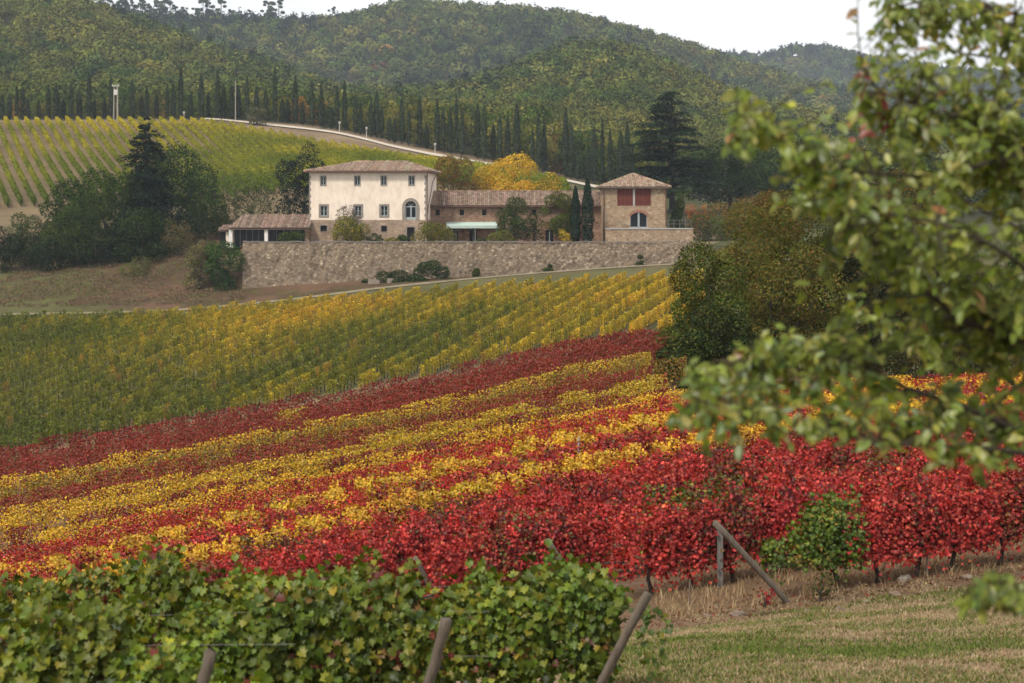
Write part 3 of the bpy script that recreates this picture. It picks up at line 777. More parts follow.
# ------------------------------------------------------------------ buildings
TILES = [(4, (.30, .205, .14)), (3, (.23, .15, .10)), (3, (.38, .285, .21)), (2.5, (.16, .11, .08)), (1, (.30, .26, .20))]
TILES_DK = [(4, (.19, .125, .085)), (3, (.26, .18, .13)), (3, (.11, .075, .055)), (2, (.33, .24, .185))]
def tile_plane(mb, e0, e1, r0, r1, pal, rng, w=.27, seg=.45):
    e0, e1, r0, r1 = (np.array(p, float) for p in (e0, e1, r0, r1))
    d = e1 - e0; L = np.linalg.norm(d); d /= L
    up = (r0 - e0) - d * np.dot(r0 - e0, d); h = np.linalg.norm(up); up /= h
    a, b = np.dot(r0 - e0, d), np.dot(r1 - e0, d)
    nrm = np.cross(d, up)
    if nrm[2] < 0: nrm = -nrm
    mb.poly([p - nrm * .03 for p in ([e0, e1, r1, r0] if np.linalg.norm(r1 - r0) > .05 else [e0, e1, r0])], (.16, .10, .08))
    for t in np.arange(w / 2, L, w):
        sm = h * t / a if t < a else (h if t <= b else h * (L - t) / max(L - b, 1e-6))
        cc = pick(rng, pal, 1, .12)[0]
        for s in np.arange(0, sm - .1, seg):
            c = tuple(cc * .45 + pick(rng, pal, 1, .15)[0] * .55)
            s1 = min(s + seg + .04, sm); o = e0 + d * (t + rng.normal() * .008)
            q = []
            for sv, lift in ((s, .035), (s1, .005)):
                for tt, hh in ((-.46, 0), (-.24, .075), (.24, .075), (.46, 0)):
                    q.append(o + d * tt * w + up * sv + nrm * (hh + lift))
            mb.add(q, [(0, 1, 5, 4), (1, 2, 6, 5), (2, 3, 7, 6), (0, 3, 2, 1)], c)

def hip_roof(x0, y0, x1, y1, z, xa, xb, yr, zr, pal, seed, gable=False):
    mb = MB(); rng = np.random.default_rng(seed)
    A, B, Cc, D = (x0, y0, z), (x1, y0, z), (x1, y1, z), (x0, y1, z)
    R0, R1 = (xa, yr, zr), (xb, yr, zr)
    tile_plane(mb, A, B, R0, R1, pal, rng); tile_plane(mb, Cc, D, R1, R0, pal, rng)
    if not gable:
        tile_plane(mb, B, Cc, R1, R1, pal, rng); tile_plane(mb, D, A, R0, R0, pal, rng)
        for p, q in ((A, R0), (B, R1), (Cc, R1), (D, R0)):
            p, q = np.array(p), np.array(q); n = max(3, int(np.linalg.norm(q - p) / .45))
            for i in range(n):
                mb.tube([p + (q - p) * i / n + [0, 0, .05], p + (q - p) * (i + 1.05) / n + [0, 0, .04]], [.15, .12], 6, tuple(pick(rng, pal, 1, .15)[0]))
    n = max(1, int((xb - xa) / .45))
    for i in range(n):
        if xb - xa > .3: mb.tube([(xa + (xb - xa) * i / n, yr, zr + .04), (xa + (xb - xa) * (i + 1.05) / n, yr, zr + .03)], [.17, .14], 6, tuple(pick(rng, pal, 1, .15)[0]))
    # boarded eaves under the tiles
    mb.box(x0 + .04, y0 + .04, z - .16, x1 - .04, y1 - .04, z - .035, (.20, .15, .12))
    return mb

def wall_box(mb, x0, y0, x1, y1, z0, z1, openings, rev=.28):
    """four walls; the front (y0) carries rectangular openings (xa, xb, za, zb) with reveals"""
    xs = sorted({x0, x1} | {o[0] for o in openings} | {o[1] for o in openings})
    zz = sorted({z0, z1} | {o[2] for o in openings} | {o[3] for o in openings})
    for i in range(len(xs) - 1):
        for j in range(len(zz) - 1):
            cx, cz = (xs[i] + xs[i+1]) / 2, (zz[j] + zz[j+1]) / 2
            if any(o[0] < cx < o[1] and o[2] < cz < o[3] for o in openings): continue
            mb.poly([(xs[i], y0, zz[j]), (xs[i+1], y0, zz[j]), (xs[i+1], y0, zz[j+1]), (xs[i], y0, zz[j+1])])
    for a, b, c, d in openings:
        y = y0 + rev
        mb.poly([(a, y0, c), (a, y0, d), (a, y, d), (a, y, c)]); mb.poly([(b, y0, c), (b, y, c), (b, y, d), (b, y0, d)])
        mb.poly([(a, y0, c), (a, y, c), (b, y, c), (b, y0, c)]); mb.poly([(a, y0, d), (b, y0, d), (b, y, d), (a, y, d)])
    mb.poly([(x1, y0, z0), (x1, y1, z0), (x1, y1, z1), (x1, y0, z1)]); mb.poly([(x0, y1, z0), (x0, y0, z0), (x0, y0, z1), (x0, y1, z1)])
    mb.poly([(x1, y1, z0), (x0, y1, z0), (x0, y1, z1), (x1, y1, z1)]); mb.poly([(x0, y0, z1), (x1, y0, z1), (x1, y1, z1), (x0, y1, z1)])

def window(parent, o, surround=.0, sashes=2, rev=.2, y=0.0, frame_mat='grey_stone', name='window', bars=1, pane='glass'):
    a, b, c, d = o; mb = MB()
    if surround:
        s = surround
        mb.box(a - s, y - .05, c - s * .9, b + s, y + .02, c); mb.box(a - s, y - .05, d, b + s, y + .02, d + s)
        mb.box(a - s, y - .045, c, a, y + .02, d); mb.box(b, y - .045, c, b + s, y + .02, d)
    else:
        mb.box(a - .03, y - .06, c - .09, b + .03, y + .08, c - .003)
    w = mb.build(name, M[frame_mat], parent)
    m2 = MB(); m2.box(a + .002, y + rev, c + .002, b - .002, y + rev + .03, d - .002); m2.build('pane', M[pane], w)
    if sashes:
        m3 = MB(); t = .06
        for k in range(sashes):
            p, q = a + (b - a) * k / sashes + .01, a + (b - a) * (k + 1) / sashes - .01
            yy0, yy1 = y + rev - .05, y + rev - .004
            m3.box(p, yy0, c + .01, p + t, yy1, d - .01); m3.box(q - t, yy0, c + .01, q, yy1, d - .01)
            m3.box(p + t, yy0, c + .01, q - t, yy1, c + .01 + t); m3.box(p + t, yy0, d - .01 - t, q - t, yy1, d - .01)
            for z in range(1, bars + 1):
                zz = c + (d - c) * z / (bars + 1); m3.box(p + t, yy0 + .01, zz - .02, q - t, yy1, zz + .02)
        m3.build('sash', M['sash'], w)
    return w

# --- the villa
S = 270 / F; VB = VH + 4.0 / S
lx = lambda u: (u - 309.3) * S
lz = lambda v: (VB - v) * S
villa = empty('villa', P(309.3, VB, 270.6), 'two storey cream plastered villa with a hipped tile roof and an arched door', 'villa', None, math.radians(-4.0))
W, DV, HV = lx(427.6), 12.0, lz(172.3)
zb = lz(219.8)
top_w = [(lx(a), lx(a + 5.2), lz(185.2), lz(176.2)) for a in (320.8, 355.2, 381.8, 409.9)]
mid_w = [(lx(a), lx(a + 6.6), lz(215.8), lz(205.8)) for a in (320.7, 355.3, 381.6)]
arch_w = (lx(406.2), lx(417.0), zb + .01, lz(206.5)); arch_r = (arch_w[1] - arch_w[0]) / 2
low_w = [(lx(320.6), lx(327.2), lz(231.4), lz(225.4)), (lx(356), lx(362), lz(231.6), lz(225.8)), (lx(382), lx(387.6), lz(231.6), lz(225.8))]
door_o = (lx(407.8), lx(415.4), .02, lz(227.2))
arch_full = (arch_w[0], arch_w[1], zb + .01, arch_w[3] + arch_r)
mb = MB(); wall_box(mb, 0, 0, W, DV, zb, HV, top_w + mid_w + [arch_full]); mb.build('wall', M['plaster'], villa)
mb = MB(); wall_box(mb, -.07, -.07, W + .07, DV + .07, -.6, zb - .003, low_w + [door_o]); mb.build('stone_base', M['base_stone'], villa)
ov = .62
hip_roof(-ov, -ov, W + ov, DV + ov, HV + .17, lx(352), lx(402), DV / 2, lz(160.6), TILES, 3).build('roof', M['tile'], villa)
for o in top_w: window(villa, o, .09, 2, .14)
for o in mid_w: window(villa, o, .24, 2, .16)
for o in low_w: window(villa, o, .08, 0, .24, -.07, pane='dark')
mb = MB(); a, b, c, d = door_o; mb.box(a, .12, c, b, .17, d); dr = mb.build('door', M['dark'], villa)
mb = MB(); mb.box(a - .12, -.11, d, b + .12, -.04, d + .16); mb.box(a - .12, -.105, c, a, -.04, d); mb.box(b, -.105, c, b + .12, -.04, d); mb.build('door_frame', M['grey_stone'], dr)
# arched french window with its wide stone ring
mb = MB(); a, b, c, d = arch_w; cx = (a + b) / 2; ro = arch_r + .42
mb.box(a - .42, -.09, c - .05, a, .03, d); mb.box(b, -.09, c - .05, b + .42, .03, d)
n = 14
for i in range(n):
    t0, t1 = math.pi * i / n, math.pi * (i + 1) / n
    q = [(cx + r * math.cos(t), d + r * math.sin(t)) for r, t in ((arch_r, t0), (ro, t0), (ro, t1), (arch_r, t1))]
    mb.prism(q, -.09, .03)
    q2 = [(cx + arch_r * math.cos(t0), d + arch_r * math.sin(t0)), (cx + arch_r * 1.5 * math.cos(t0), d + min(arch_r, arch_r * 1.5 * math.sin(t0))), (cx + arch_r * 1.5 * math.cos(t1), d + min(arch_r, arch_r * 1.5 * math.sin(t1))), (cx + arch_r * math.cos(t1), d + arch_r * math.sin(t1))]
aw = mb.build('arched_door', M['grey_stone'], villa)
mb = MB(); mb.box(a + .002, .2, c + .002, b - .002, .23, d + arch_r - .01); mb.build('pane', M['glass'], aw)
mb = MB()
for xx in (a + .01, cx - .07, cx + .01, b - .09): mb.box(xx, .12, c + .02, xx + .08, .195, d - .08)
mb.box(a + .01, .10, d - .08, b - .01, .195, d + .05)
mb.box(a + .1, .13, c + .02, b - .1, .195, c + .35)
for t in (50, 90, 130): mb.tube([(cx, .16, d), (cx + arch_r * .97 * math.cos(math.radians(t)), .16, d + arch_r * .97 * math.sin(math.radians(t)))], .03, 4)
mb.build('sash', M['sash'], aw)
# dark corner stones, pipes, gutter
for right in (1, 0):
    mb = MB()
    for i in range(int((HV - zb) / .42)):
        z0 = zb + i * .42; wq = .30 if i % 2 else .18
        if right: mb.box(W - wq, -.035, z0, W + .03, .2 + .2 * (i % 2), z0 + .40)
        else: mb.box(-.03, -.035, z0, wq - .06, .2 + .2 * (i % 2), z0 + .40)
    mb.build('corner_stone', M['grey_stone'], villa)
mb = MB(); mb.tube([(W + .1, -.14, HV - .1), (W + .1, -.14, 0)], .055, 7); mb.build('downpipe', M['rust'], villa)
mb = MB(); mb.tube([(W + .06, DV - 1, HV - .2), (W + .08, DV * .55, HV - 1.2), (W + .08, 1.2, lz(207)), (W + .08, .5, lz(214))], .05, 6); mb.build('downpipe', M['rust'], villa)
mb = MB(); mb.tube([(-ov, -ov - .06, HV + .06), (W + ov, -ov - .06, HV + .06)], .075, 7); mb.build('gutter', M['rust'], villa)

# --- the open shed left of the villa
SH = 268 / F; sz = lambda v: (VH + 4.0 / SH - v) * SH; sx_ = lambda u: (u - 219) * SH
shed = empty('open_shed', P(219, VH + 4.0 / SH, 268), 'low open shed with white pillars and a tiled roof against the cream villa', 'shed')
x1 = sx_(309)
mb = MB(); rng = np.random.default_rng(4)
tile_plane(mb, (sx_(229.5), -.5, sz(228)), (x1, -.5, sz(228)), (sx_(237.5), 5.6, sz(214.6)), (x1, 5.6, sz(214.6)), TILES_DK, rng)
tile_plane(mb, (sx_(229.5), 6.2, sz(228)), (sx_(229.5), -.5, sz(228)), (sx_(237.5), 5.6, sz(214.6)), (sx_(237.5), 5.6, sz(214.6)), TILES_DK, rng)
mb.box(sx_(229.8), -.42, sz(228) - .22, x1 - .05, 5.8, sz(228) - .05, (.14, .10, .08))
mb.build('roof', M['tile'], shed)
mb = MB(); tile_plane(mb, (sx_(217), .6, sz(230.5)), (sx_(229.2), .6, sz(230.5)), (sx_(219), 3.5, sz(225.2)), (sx_(229.2), 3.5, sz(225.2)), TILES_DK, rng)
mb.box(sx_(217.5), .7, sz(230.5) - .2, sx_(229), 3.6, sz(230.5) - .04, (.14, .10, .08)); mb.build('side_roof', M['tile'], shed)
for u0, u1 in ((229, 232.6), (264.6, 268)):
    mb = MB(); mb.box(sx_(u0), -.2, -.3, sx_(u1), .25, sz(228) - .225); mb.box(sx_(u0) - .05, -.26, -.3, sx_(u1) + .05, .31, .25); mb.build('pillar', M['white'], shed)
mb = MB(); mb.box(sx_(232), 5.2, -.3, x1, 5.5, sz(222)); mb.box(sx_(305), .05, -.3, x1 - .02, 5.1, sz(229.5)); mb.build('back_wall', M['red_stone'], shed)
for u0, u1, sd in ((233, 264.2, 1), (268.4, 304.6, 2)):
    mb = MB(); mb.box(sx_(u0), .9, -.3, sx_(u1), .94, sz(229.8)); g = mb.build('glass_screen', M['glass'], shed)
    mb = MB(); n = 5
    for i in range(n + 1): xx = sx_(u0) + (sx_(u1) - sx_(u0) - .06) * i / n; mb.box(xx, .84, -.3, xx + .06, .898, sz(229.8))
    mb.build('screen_frame', M['metal'], g)
mb = MB(); mb.box(sx_(218.5), 1.0, -.3, sx_(224.5), 3.4, sz(231.5)); mb.build('dark_door', M['dark'], shed)
mb = MB(); mb.box(sx_(224.8), 1.0, -.3, sx_(228.6), 3.4, sz(231.5)); mb.build('pink_wall', M['plaster'], shed)

# --- the long farmhouse
SF = 274 / F; fz = lambda v: (VH + 4.0 / SF - v) * SF; fx_ = lambda u: (u - 430) * SF
farm = empty('farmhouse', P(430, VH + 4.0 / SF, 274), 'long low stone farmhouse with a brown tiled roof between villa and tower', 'farmhouse')
x1 = fx_(606); hw = fz(207)
ops = [(fx_(c - 2.1), fx_(c + 2.1), fz(215.4), fz(209.6)) for c in (437.6, 461.8, 484.1, 534)]
dops = [(fx_(469.5), fx_(476.8), .02, fz(229)), (fx_(545.5), fx_(553.5), .02, fz(229.5)), (fx_(453), fx_(459), .4, fz(230.5))]
mb = MB(); wall_box(mb, .0, 0, x1, 7.5, -.6, hw, ops + dops, .3); mb.build('wall', M['red_stone'], farm)
hip_roof(-.15, -.5, x1 - .1, 8.0, hw + .17, -.15, x1 - .1, 3.75, fz(191.3), TILES_DK, 6, True).build('roof', M['tile'], farm)
for o in ops: window(farm, o, 0, 0, .25, pane='dark')
for o in dops[:2]:
    mb = MB(); mb.box(o[0], .22, o[2], o[1], .27, o[3]); d = mb.build('door', M['dark'], farm)
    mb = MB(); xm = (o[0] + o[1]) / 2; mb.box(xm - .04, .16, o[2], xm + .04, .216, o[3]); mb.box(o[0], .17, o[3] - .08, o[1], .216, o[3]); mb.build('door_frame', M['sash'], d)
window(farm, dops[2], 0, 2, .2)
mb = MB(); aw_ = [(fx_(447), -2.3, fz(225.6)), (fx_(498), -2.3, fz(225.6)), (fx_(496), 0, fz(222.0)), (fx_(446), 0, fz(222.0))]
mb.add(aw_ + [(p[0], p[1], p[2] - .08) for p in aw_], [(0, 1, 2, 3), (7, 6, 5, 4), (0, 4, 5, 1), (1, 5, 6, 2), (3, 2, 6, 7), (0, 3, 7, 4)])
mb.box(fx_(447), -2.36, fz(228.2), fx_(498), -2.303, fz(225.4))
awn = mb.build('awning', M['awning'], farm)
for u in (452, 475, 496):
    mb = MB(); mb.box(fx_(u), -2.25, -.2, fx_(u) + .12, -2.13, fz(226.6)); mb.build('awning_post', M['metal'], farm)
mb = MB(); mb.tube([(-.1, -.56, hw + .05), (x1 - .2, -.56, hw + .05)], .07, 6); mb.build('gutter', M['rust'], farm)
mb = MB(); mb.tube([(fx_(602.5), -.1, hw), (fx_(602.5), -.1, 0)], .06, 6); mb.build('downpipe', M['rust'], farm)

# --- the tower
ST_ = 268 / F; tz = lambda v: (VH + 4.0 / ST_ - v) * ST_; tx_ = lambda u: (u - 603) * ST_
tower = empty('stone_tower', P(603, VH + 4.0 / ST_, 268), 'square stone tower with red shutters under a pyramid tile roof', 'tower')
tw = tx_(666.5); hz_ = tz(188.2)
sh_o = [(tx_(617.2), tx_(633.0), tz(205.8), tz(188.4) - .02), (tx_(635.0), tx_(651.0), tz(205.8), tz(188.4) - .02)]
ar_o = (tx_(630.2), tx_(647.2), tz(227.6), tz(212.4))
mb = MB(); wall_box(mb, 0, 0, tw, tw, -.6, hz_, sh_o + [ar_o], .3); mb.build('wall', M['house_stone'], tower)
hip_roof(-.55, -.55, tw + .55, tw + .55, hz_ + .17, tw / 2 - .05, tw / 2 + .05, tw / 2, tz(173.4), TILES, 9).build('roof', M['tile'], tower)
for o in sh_o:
    mb = MB(); n = 4
    for i in range(n):
        p, q = o[0] + (o[1] - o[0]) * i / n, o[0] + (o[1] - o[0]) * (i + 1) / n
        mb.box(p + .01, .08 + .01 * (i % 2), o[2] + .02, q - .01, .13 + .01 * (i % 2), o[3] - .01)
    s = mb.build('shutter', M['red_shutter'], tower)
    for z in (.25, .75):
        mb = MB(); zz = o[2] + (o[3] - o[2]) * z; mb.box(o[0] + .02, .05, zz - .05, o[1] - .02, .078, zz + .05)
        mb.build('shutter_bar', M['red_shutter'], s)
mb = MB(); mb.box(sh_o[0][1] + .003, -.03, sh_o[0][2] - .1, sh_o[1][0] - .003, .25, hz_ - .01, (1, .9, .8)); mb.build('stone_mullion', M['concrete'], tower)
# segment arch of brick over the window
a, b, c, d = ar_o; cx = (a + b) / 2; hw_ = (b - a) / 2; rise = .55; R = (hw_**2 + rise**2) / (2 * rise); zc0 = d - R; th0 = math.asin(hw_ / R)
mb = MB(); n = 13
for i in range(n):
    t0, t1 = -th0 + 2 * th0 * i / n, -th0 + 2 * th0 * (i + 1) / n
    q = [(cx + r * math.sin(t), zc0 + r * math.cos(t)) for r, t in ((R, t0), (R, t1 - .012), (R + .36, t1 - .012), (R + .36, t0))]
    mb.prism(q, -.05, .02, (.26, .12, .085) if i % 2 else (.32, .17, .11))
    x0, x1_ = cx + R * math.sin(t0), cx + R * math.sin(t1)
    mb.prism([(x0, zc0 + R * math.cos(t0)), (x1_, zc0 + R * math.cos(t1)), (x1_, d + .004), (x0, d + .004)], .004, .26, (.3, .2, .14))
wn = mb.build('arched_window', M['tint'], tower)
mb = MB(); mb.box(a + .002, .2, c + .002, b - .002, .23, d - .002); mb.build('pane', M['glass'], wn)
mb = MB(); mb.box(cx - .12, .10, c + .05, cx + .12, .19, d - .03); mb.box(a, .12, c + .0, a + .08, .19, d - rise); mb.box(b - .08, .12, c, b, .19, d - rise); mb.box(a + .08, .12, c, cx - .12, .19, c + .1); mb.box(cx + .12, .12, c, b - .08, .19, c + .1); mb.build('sash', M['sash'], wn)
mb = MB(); mb.box(a - .15, -.1, c - .16, b + .15, .05, c - .003); mb.build('sill', M['concrete'], wn)
for xx, z1 in ((.12, 0), (tw - .1, tz(226))):
    mb = MB(); mb.tube([(xx, -.09, hz_ - .05), (xx, -.09, z1)], .06, 6); mb.build('downpipe', M['rust'], tower)
# --- terrace wall in front of the tower with its railing
mb = MB(); mb.box(tx_(605), -1.6, -.6, tx_(692), -.55, tz(229.2)); mb.box(tx_(667.5), -.55, -.6, tx_(692), 2.5, tz(229.2)); 
tw_ = empty('terrace_wall', P(603, VH + 4.0 / ST_, 268), 'low stone terrace wall at the foot of the tower', 'wall')
mb.build('wall', M['house_stone'], tw_)
mb = MB(); mb.box(tx_(604.6), -1.68, tz(229.2) + .002, tx_(692.4), -.5, tz(228)); mb.build('coping', M['concrete'], tw_)
rail = empty('railing', P(668, 228, 266.6), 'thin dark railing beside the stone tower', 'railing')
mb = MB(); L = 3.0
for i in range(2): mb.box(0, 0, .5 + .5 * i, L, .04, .54 + .5 * i)
mb.build('rail', M['metal'], rail)
for i in range(5): mb = MB(); mb.box(L * i / 4, -.01, 0, L * i / 4 + .05, .05, 1.08); mb.build('upright', M['metal'], rail)

# --- the long garden wall
gw = empty('garden_wall', G(245, 263), 'long rough stone retaining wall below the villa', 'wall')
og = G(245, 263)
us = np.linspace(243, 697, 150); rw = np.random.default_rng(12)
top_z = -(243 - VH) / F * 263
V, Fc = [], []
nv = 9
for u in us:
    x = (u - 512) / F * 263; zb_ = Hs(x, 262.5) - .5
    tz_ = top_z + rw.normal() * .035 + .10 * (noise2(x * .35, 2) - .5)
    for j in range(nv):
        z = zb_ + (tz_ - zb_) * j / (nv - 1)
        V.append((x - og[0], -.25 - .35 * (1 - j / (nv - 1)) * min(1, (tz_ - zb_) / 6) + rw.normal() * .035, z - og[2]))
    V.append((x - og[0], .55, tz_ - og[2])); V.append((x - og[0], .55, zb_ - og[2]))
m_ = nv + 2
for i in range(len(us) - 1):
    for j in range(m_ - 1): Fc.append((i*m_+j, (i+1)*m_+j, (i+1)*m_+j+1, i*m_+j+1))
Fc += [tuple(range(m_)), tuple((len(us)-1)*m_ + j for j in range(m_-1, -1, -1))]
mb = MB(); mb.add(V, Fc); mb.build('wall', M['stone_wall'], gw)
mb = MB()
for i in range(len(us) - 1):
    x0, x1 = (us[i] - 512) / F * 263 - og[0], (us[i+1] - 512) / F * 263 - og[0]
    z = top_z - og[2] + .06 + rw.normal() * .03; g_ = .9 + .25 * rw.random()
    mb.box(x0 + .01, -.32 + rw.normal() * .02, z, x1 - .01, .6, z + .13 + rw.random() * .06, (.20 * g_, .17 * g_, .145 * g_))
mb.build('coping', M['tint'], gw)
mb = MB(); mb.box(-.3, .2, -1.2, .3, 9, top_z - og[2] - .05); mb.build('return_wall', M['stone_wall'], gw)

# squared stones at the wall's foot
for i, (u, v, wpx, hpx) in enumerate([(374, 284.5, 12, 4), (392, 283, 10, 4)]):
    mb = MB(); wd, hh = wpx * .127, hpx * .127
    mb.prism([(-wd/2, -.1), (wd/2, -.08), (wd/2 - .06, hh), (-wd/2 + .04, hh * 1.05)], -.45, .45, (.24, .20, .155))
    p = G(u, 260.2); tag(mb.build('stone_block', M['tint'], None, p), ['pale squared stone block on the track under the ivy bush', 'second pale stone block by the track, touching the ivy bush'][i], 'stone')

# ------------------------------------------------------------------ poles on the hill
def pole(u, v0, v1, Y, r, label, arm=False):
    b = P(u, v0, Y); b[2] = Hs(b[0], Y); h = P(u, v1, Y)[2] - b[2]
    t = empty('utility_pole', b, label, 'utility pole')
    mb = MB(); mb.tube([(0, 0, -.5), (0, 0, h * .5), (0, 0, h)], [r * 1.25, r, r * .8], 8, (.30, .26, .21)); mb.build('shaft', M['tint'], t)
    if arm:
        mb = MB(); mb.box(-1.2, -.08, h - .5, .35, .08, h - .32, (.45, .42, .38)); mb.build('crossarm', M['tint'], t)
        for x in (-1.1, -.5, .25): mb = MB(); mb.tube([(x, 0, h - .32), (x, 0, h - .05)], [.07, .05], 6, (.6, .58, .55)); mb.build('insulator', M['tint'], t)
        mb = MB(); mb.box(-.75, -.35, h - 2.3, .05, .25, h - 1.2, (.55, .52, .47)); mb.build('transformer', M['tint'], t)
        mb = MB(); mb.tube([(-.85, .2, -.5), (-.75, .2, h - .4)], [.14, .1], 8, (.30, .27, .22)); mb.build('second_shaft', M['tint'], t)
pole(117.5, 120, 84, 432, .17, 'double utility pole with a transformer above the hillside vines', True)
pole(235.5, 118, 80, 436, .10, 'slim pale utility pole standing among the cypresses')
for u, v, Y, h, lab in ((339.5, 136, 430, 1.5, 'small pale marker post on the road above the villa roof'), (366.5, 140, 427, 1.7, 'white capped marker post beside the white road'), (435, 156, 420, 1.5, 'dark thin marker post at the road over the rust coloured tree'), (184, 119, 436, .9, 'short pale marker post left of the slim pole')):
    p = G(u, Y); t = empty('marker_post', p, lab, 'post')
    mb = MB(); mb.tube([(0, 0, -.3), (0, 0, h + .4)], .09, 6, (.42, .38, .33)); mb.build('shaft', M['tint'], t)
    mb = MB(); mb.box(-.22, -.2, h + .4, .22, .2, h + .85, (.40, .38, .35)); mb.build('cap', M['tint'], t)

# ------------------------------------------------------------------ trees and shrubs, each where it stands
def tree_at(seed, name, u, Y, wpx, vtop, pal, label, cat='tree', vbase=None, leaf=.4, dens=9.0, nl=16, lr=.36, clear=.10, depth=.9, stems=1, group=None, mat='leaf_mid', color=None):
    b = G(u, Y)
    zt = P(u, vtop, Y)[2]
    if vbase is not None: b[2] = min(b[2], P(u, vbase, Y)[2])
    h = zt - b[2]; W = wpx * Y / F
    area = math.pi * W * h
    leaf = leaf * .72
    n = int(np.clip(area * dens / leaf**2 * .26, 1100, 42000))
    ms = broadleaf(seed, W * .93, W * depth, h * .97, pal, n, leaf, nl, lr, clear, stems=stems, mat=mat)
    return place(name, ms, b, label, cat, group, 0, color)

def conifer(seed, W, Ht, pal, n, leaf, droop=.25, clear=.06, power=.85, levels=17, per=8):
    rng = np.random.default_rng(seed)
    mb = MB(); mb.tube([(0, 0, -.3), (0, 0, Ht * .5), (0, 0, Ht * .98)], [Ht * .022, Ht * .014, .02], 8, (.05, .04, .033))
    A, B_ = [], []
    for i in range(levels):
        t = (i + rng.uniform(-.25, .25)) / levels; z = Ht * (clear + (1 - clear) * max(t, 0))
        R = W / 2 * (1 - max(t, 0))**power * rng.uniform(.7, 1.15) + .15
        for k in range(per):
            an = 2 * math.pi * (k + rng.random()) / per; r = R * rng.uniform(.7, 1.1)
            zj = z + rng.normal() * Ht * .018; r *= rng.uniform(.6, 1.1); a = np.array([0, 0, zj]); b = np.array([math.cos(an) * r, math.sin(an) * r, zj + r * (.18 - droop + rng.normal() * .15)])
            A.append(a); B_.append(b)
            if i % 2 == 0 and k % 2 == 0: mb.tube([a, (a + b) / 2 + [0, 0, .06 * r], b], [.05, .035, .012], 4, (.045, .036, .03), False)
    A, B_ = np.array(A), np.array(B_); L = np.linalg.norm(B_ - A, axis=1)
    i = rng.choice(len(A), n, p=L / L.sum()); t = rng.beta(1.6, 1.0, n)
    p = A[i] + (B_[i] - A[i]) * t[:, None]
    side = rng.normal(size=(n, 3)) * (L[i] * .17 * (1.15 - t * .6))[:, None]; side[:, 2] = side[:, 2] * .45 + .10 * L[i] * np.sin(math.pi * t) - .05
    p = p + side
    nor = np.stack([rng.normal(size=n) * .45, rng.normal(size=n) * .45, np.ones(n)], 1) + .5 * (B_ - A)[i] / (L[i][:, None] + .01)
    lv = 1 + .2 * rng.uniform(-1, 1, (len(A), 1))
    V, T, C = scatter(T_KITE, p, frames(nor, rng, (B_ - A)[i]), leaf * rng.uniform(.6, 1.4, n), pick(rng, pal, n) * lv[i])
    return arr_mesh('crown', V, T, C, M['leaf_mid']), mb.mesh('trunk', M['bark'], True)

def cedar(seed, W, Ht, pal, n, leaf, plates=30):
    rng = np.random.default_rng(seed); mb = MB()
    mb.tube([(0, 0, -.5), (.1, 0, Ht * .4), (0, .1, Ht * .95)], [.5, .36, .06], 9, (.05, .042, .035))
    Cn, Rd = [], []
    for i in range(plates):
        t = (i + .5) / plates; z = Ht * (.10 + .88 * t)
        R = W / 2 * (1 - .78 * t**1.7) * rng.uniform(.55, 1.0)
        an = rng.random() * 6.283 if rng.random() < .7 else (0 if i % 2 else math.pi)
        c = np.array([math.cos(an) * R * .62, math.sin(an) * R * .62, z]); Cn.append(c); Rd.append(R * .52 + .35)
        mb.tube([(0, 0, z - .1 * R), c * [.5, .5, 1] + [0, 0, .05], c * [1.25, 1.25, 1]], [.13, .08, .02], 5, (.05, .04, .035), False)
    Cn, Rd = np.array(Cn), np.array(Rd)
    i = rng.choice(plates, n, p=Rd**2 / (Rd**2).sum())
    a = rng.random(n) * 6.283; r = np.sqrt(rng.random(n)) * (1 + .22 * np.sin(a * 5 + i)) * Rd[i]
    p = Cn[i] + np.stack([np.cos(a) * r, np.sin(a) * r, rng.normal(size=n) * .16 - .12 * r**2 / Rd[i] + .12], 1)
    nor = np.stack([rng.normal(size=n) * .5, rng.normal(size=n) * .5, np.ones(n)], 1)
    V, T, C = scatter(T_KITE, p, frames(nor, rng), leaf * rng.uniform(.6, 1.4, n), pick(rng, pal, n) * (1 + .2 * rng.uniform(-1, 1, (plates, 1)))[i])
    return arr_mesh('crown', V, T, C, M['leaf_mid']), mb.mesh('trunk', M['bark'], True)

def cypress(seed, n, leaf, W=1.25, Ht=10.0, pal=DARK, mat='leaf_mid'):
    rng = np.random.default_rng(seed)
    t = rng.random(n)**.9; z = Ht * (.05 + .95 * t)
    pr = np.interp(t, [0, .08, .3, .6, .85, 1], [.5, .8, 1, .88, .55, .05]) * W / 2
    pr = pr * (1 + .18 * np.sin(t * 23 + seed) * rng.uniform(.3, 1, n)); a = rng.random(n) * 6.283
    r = pr * rng.uniform(.72, 1.08, n)
    p = np.stack([np.cos(a) * r, np.sin(a) * r, z], 1)
    nor = np.stack([np.cos(a), np.sin(a), np.full(n, .35)], 1) + rng.normal(size=(n, 3)) * .45
    roll = np.tile([0, 0, 1.0], (n, 1))
    col = pick(rng, pal, n, .3)
    V, T, C = scatter(T_KITE, p, frames(nor, rng, roll), leaf * rng.uniform(.7, 1.3, n), col)
    mb = MB(); mb.tube([(0, 0, -.3), (0, 0, Ht * .3), (0, 0, Ht * .8)], [.14, .12, .04], 6, (.12, .10, .08))
    return arr_mesh('crown', V, T, C, M[mat]), mb.mesh('trunk', M['bark'], True)

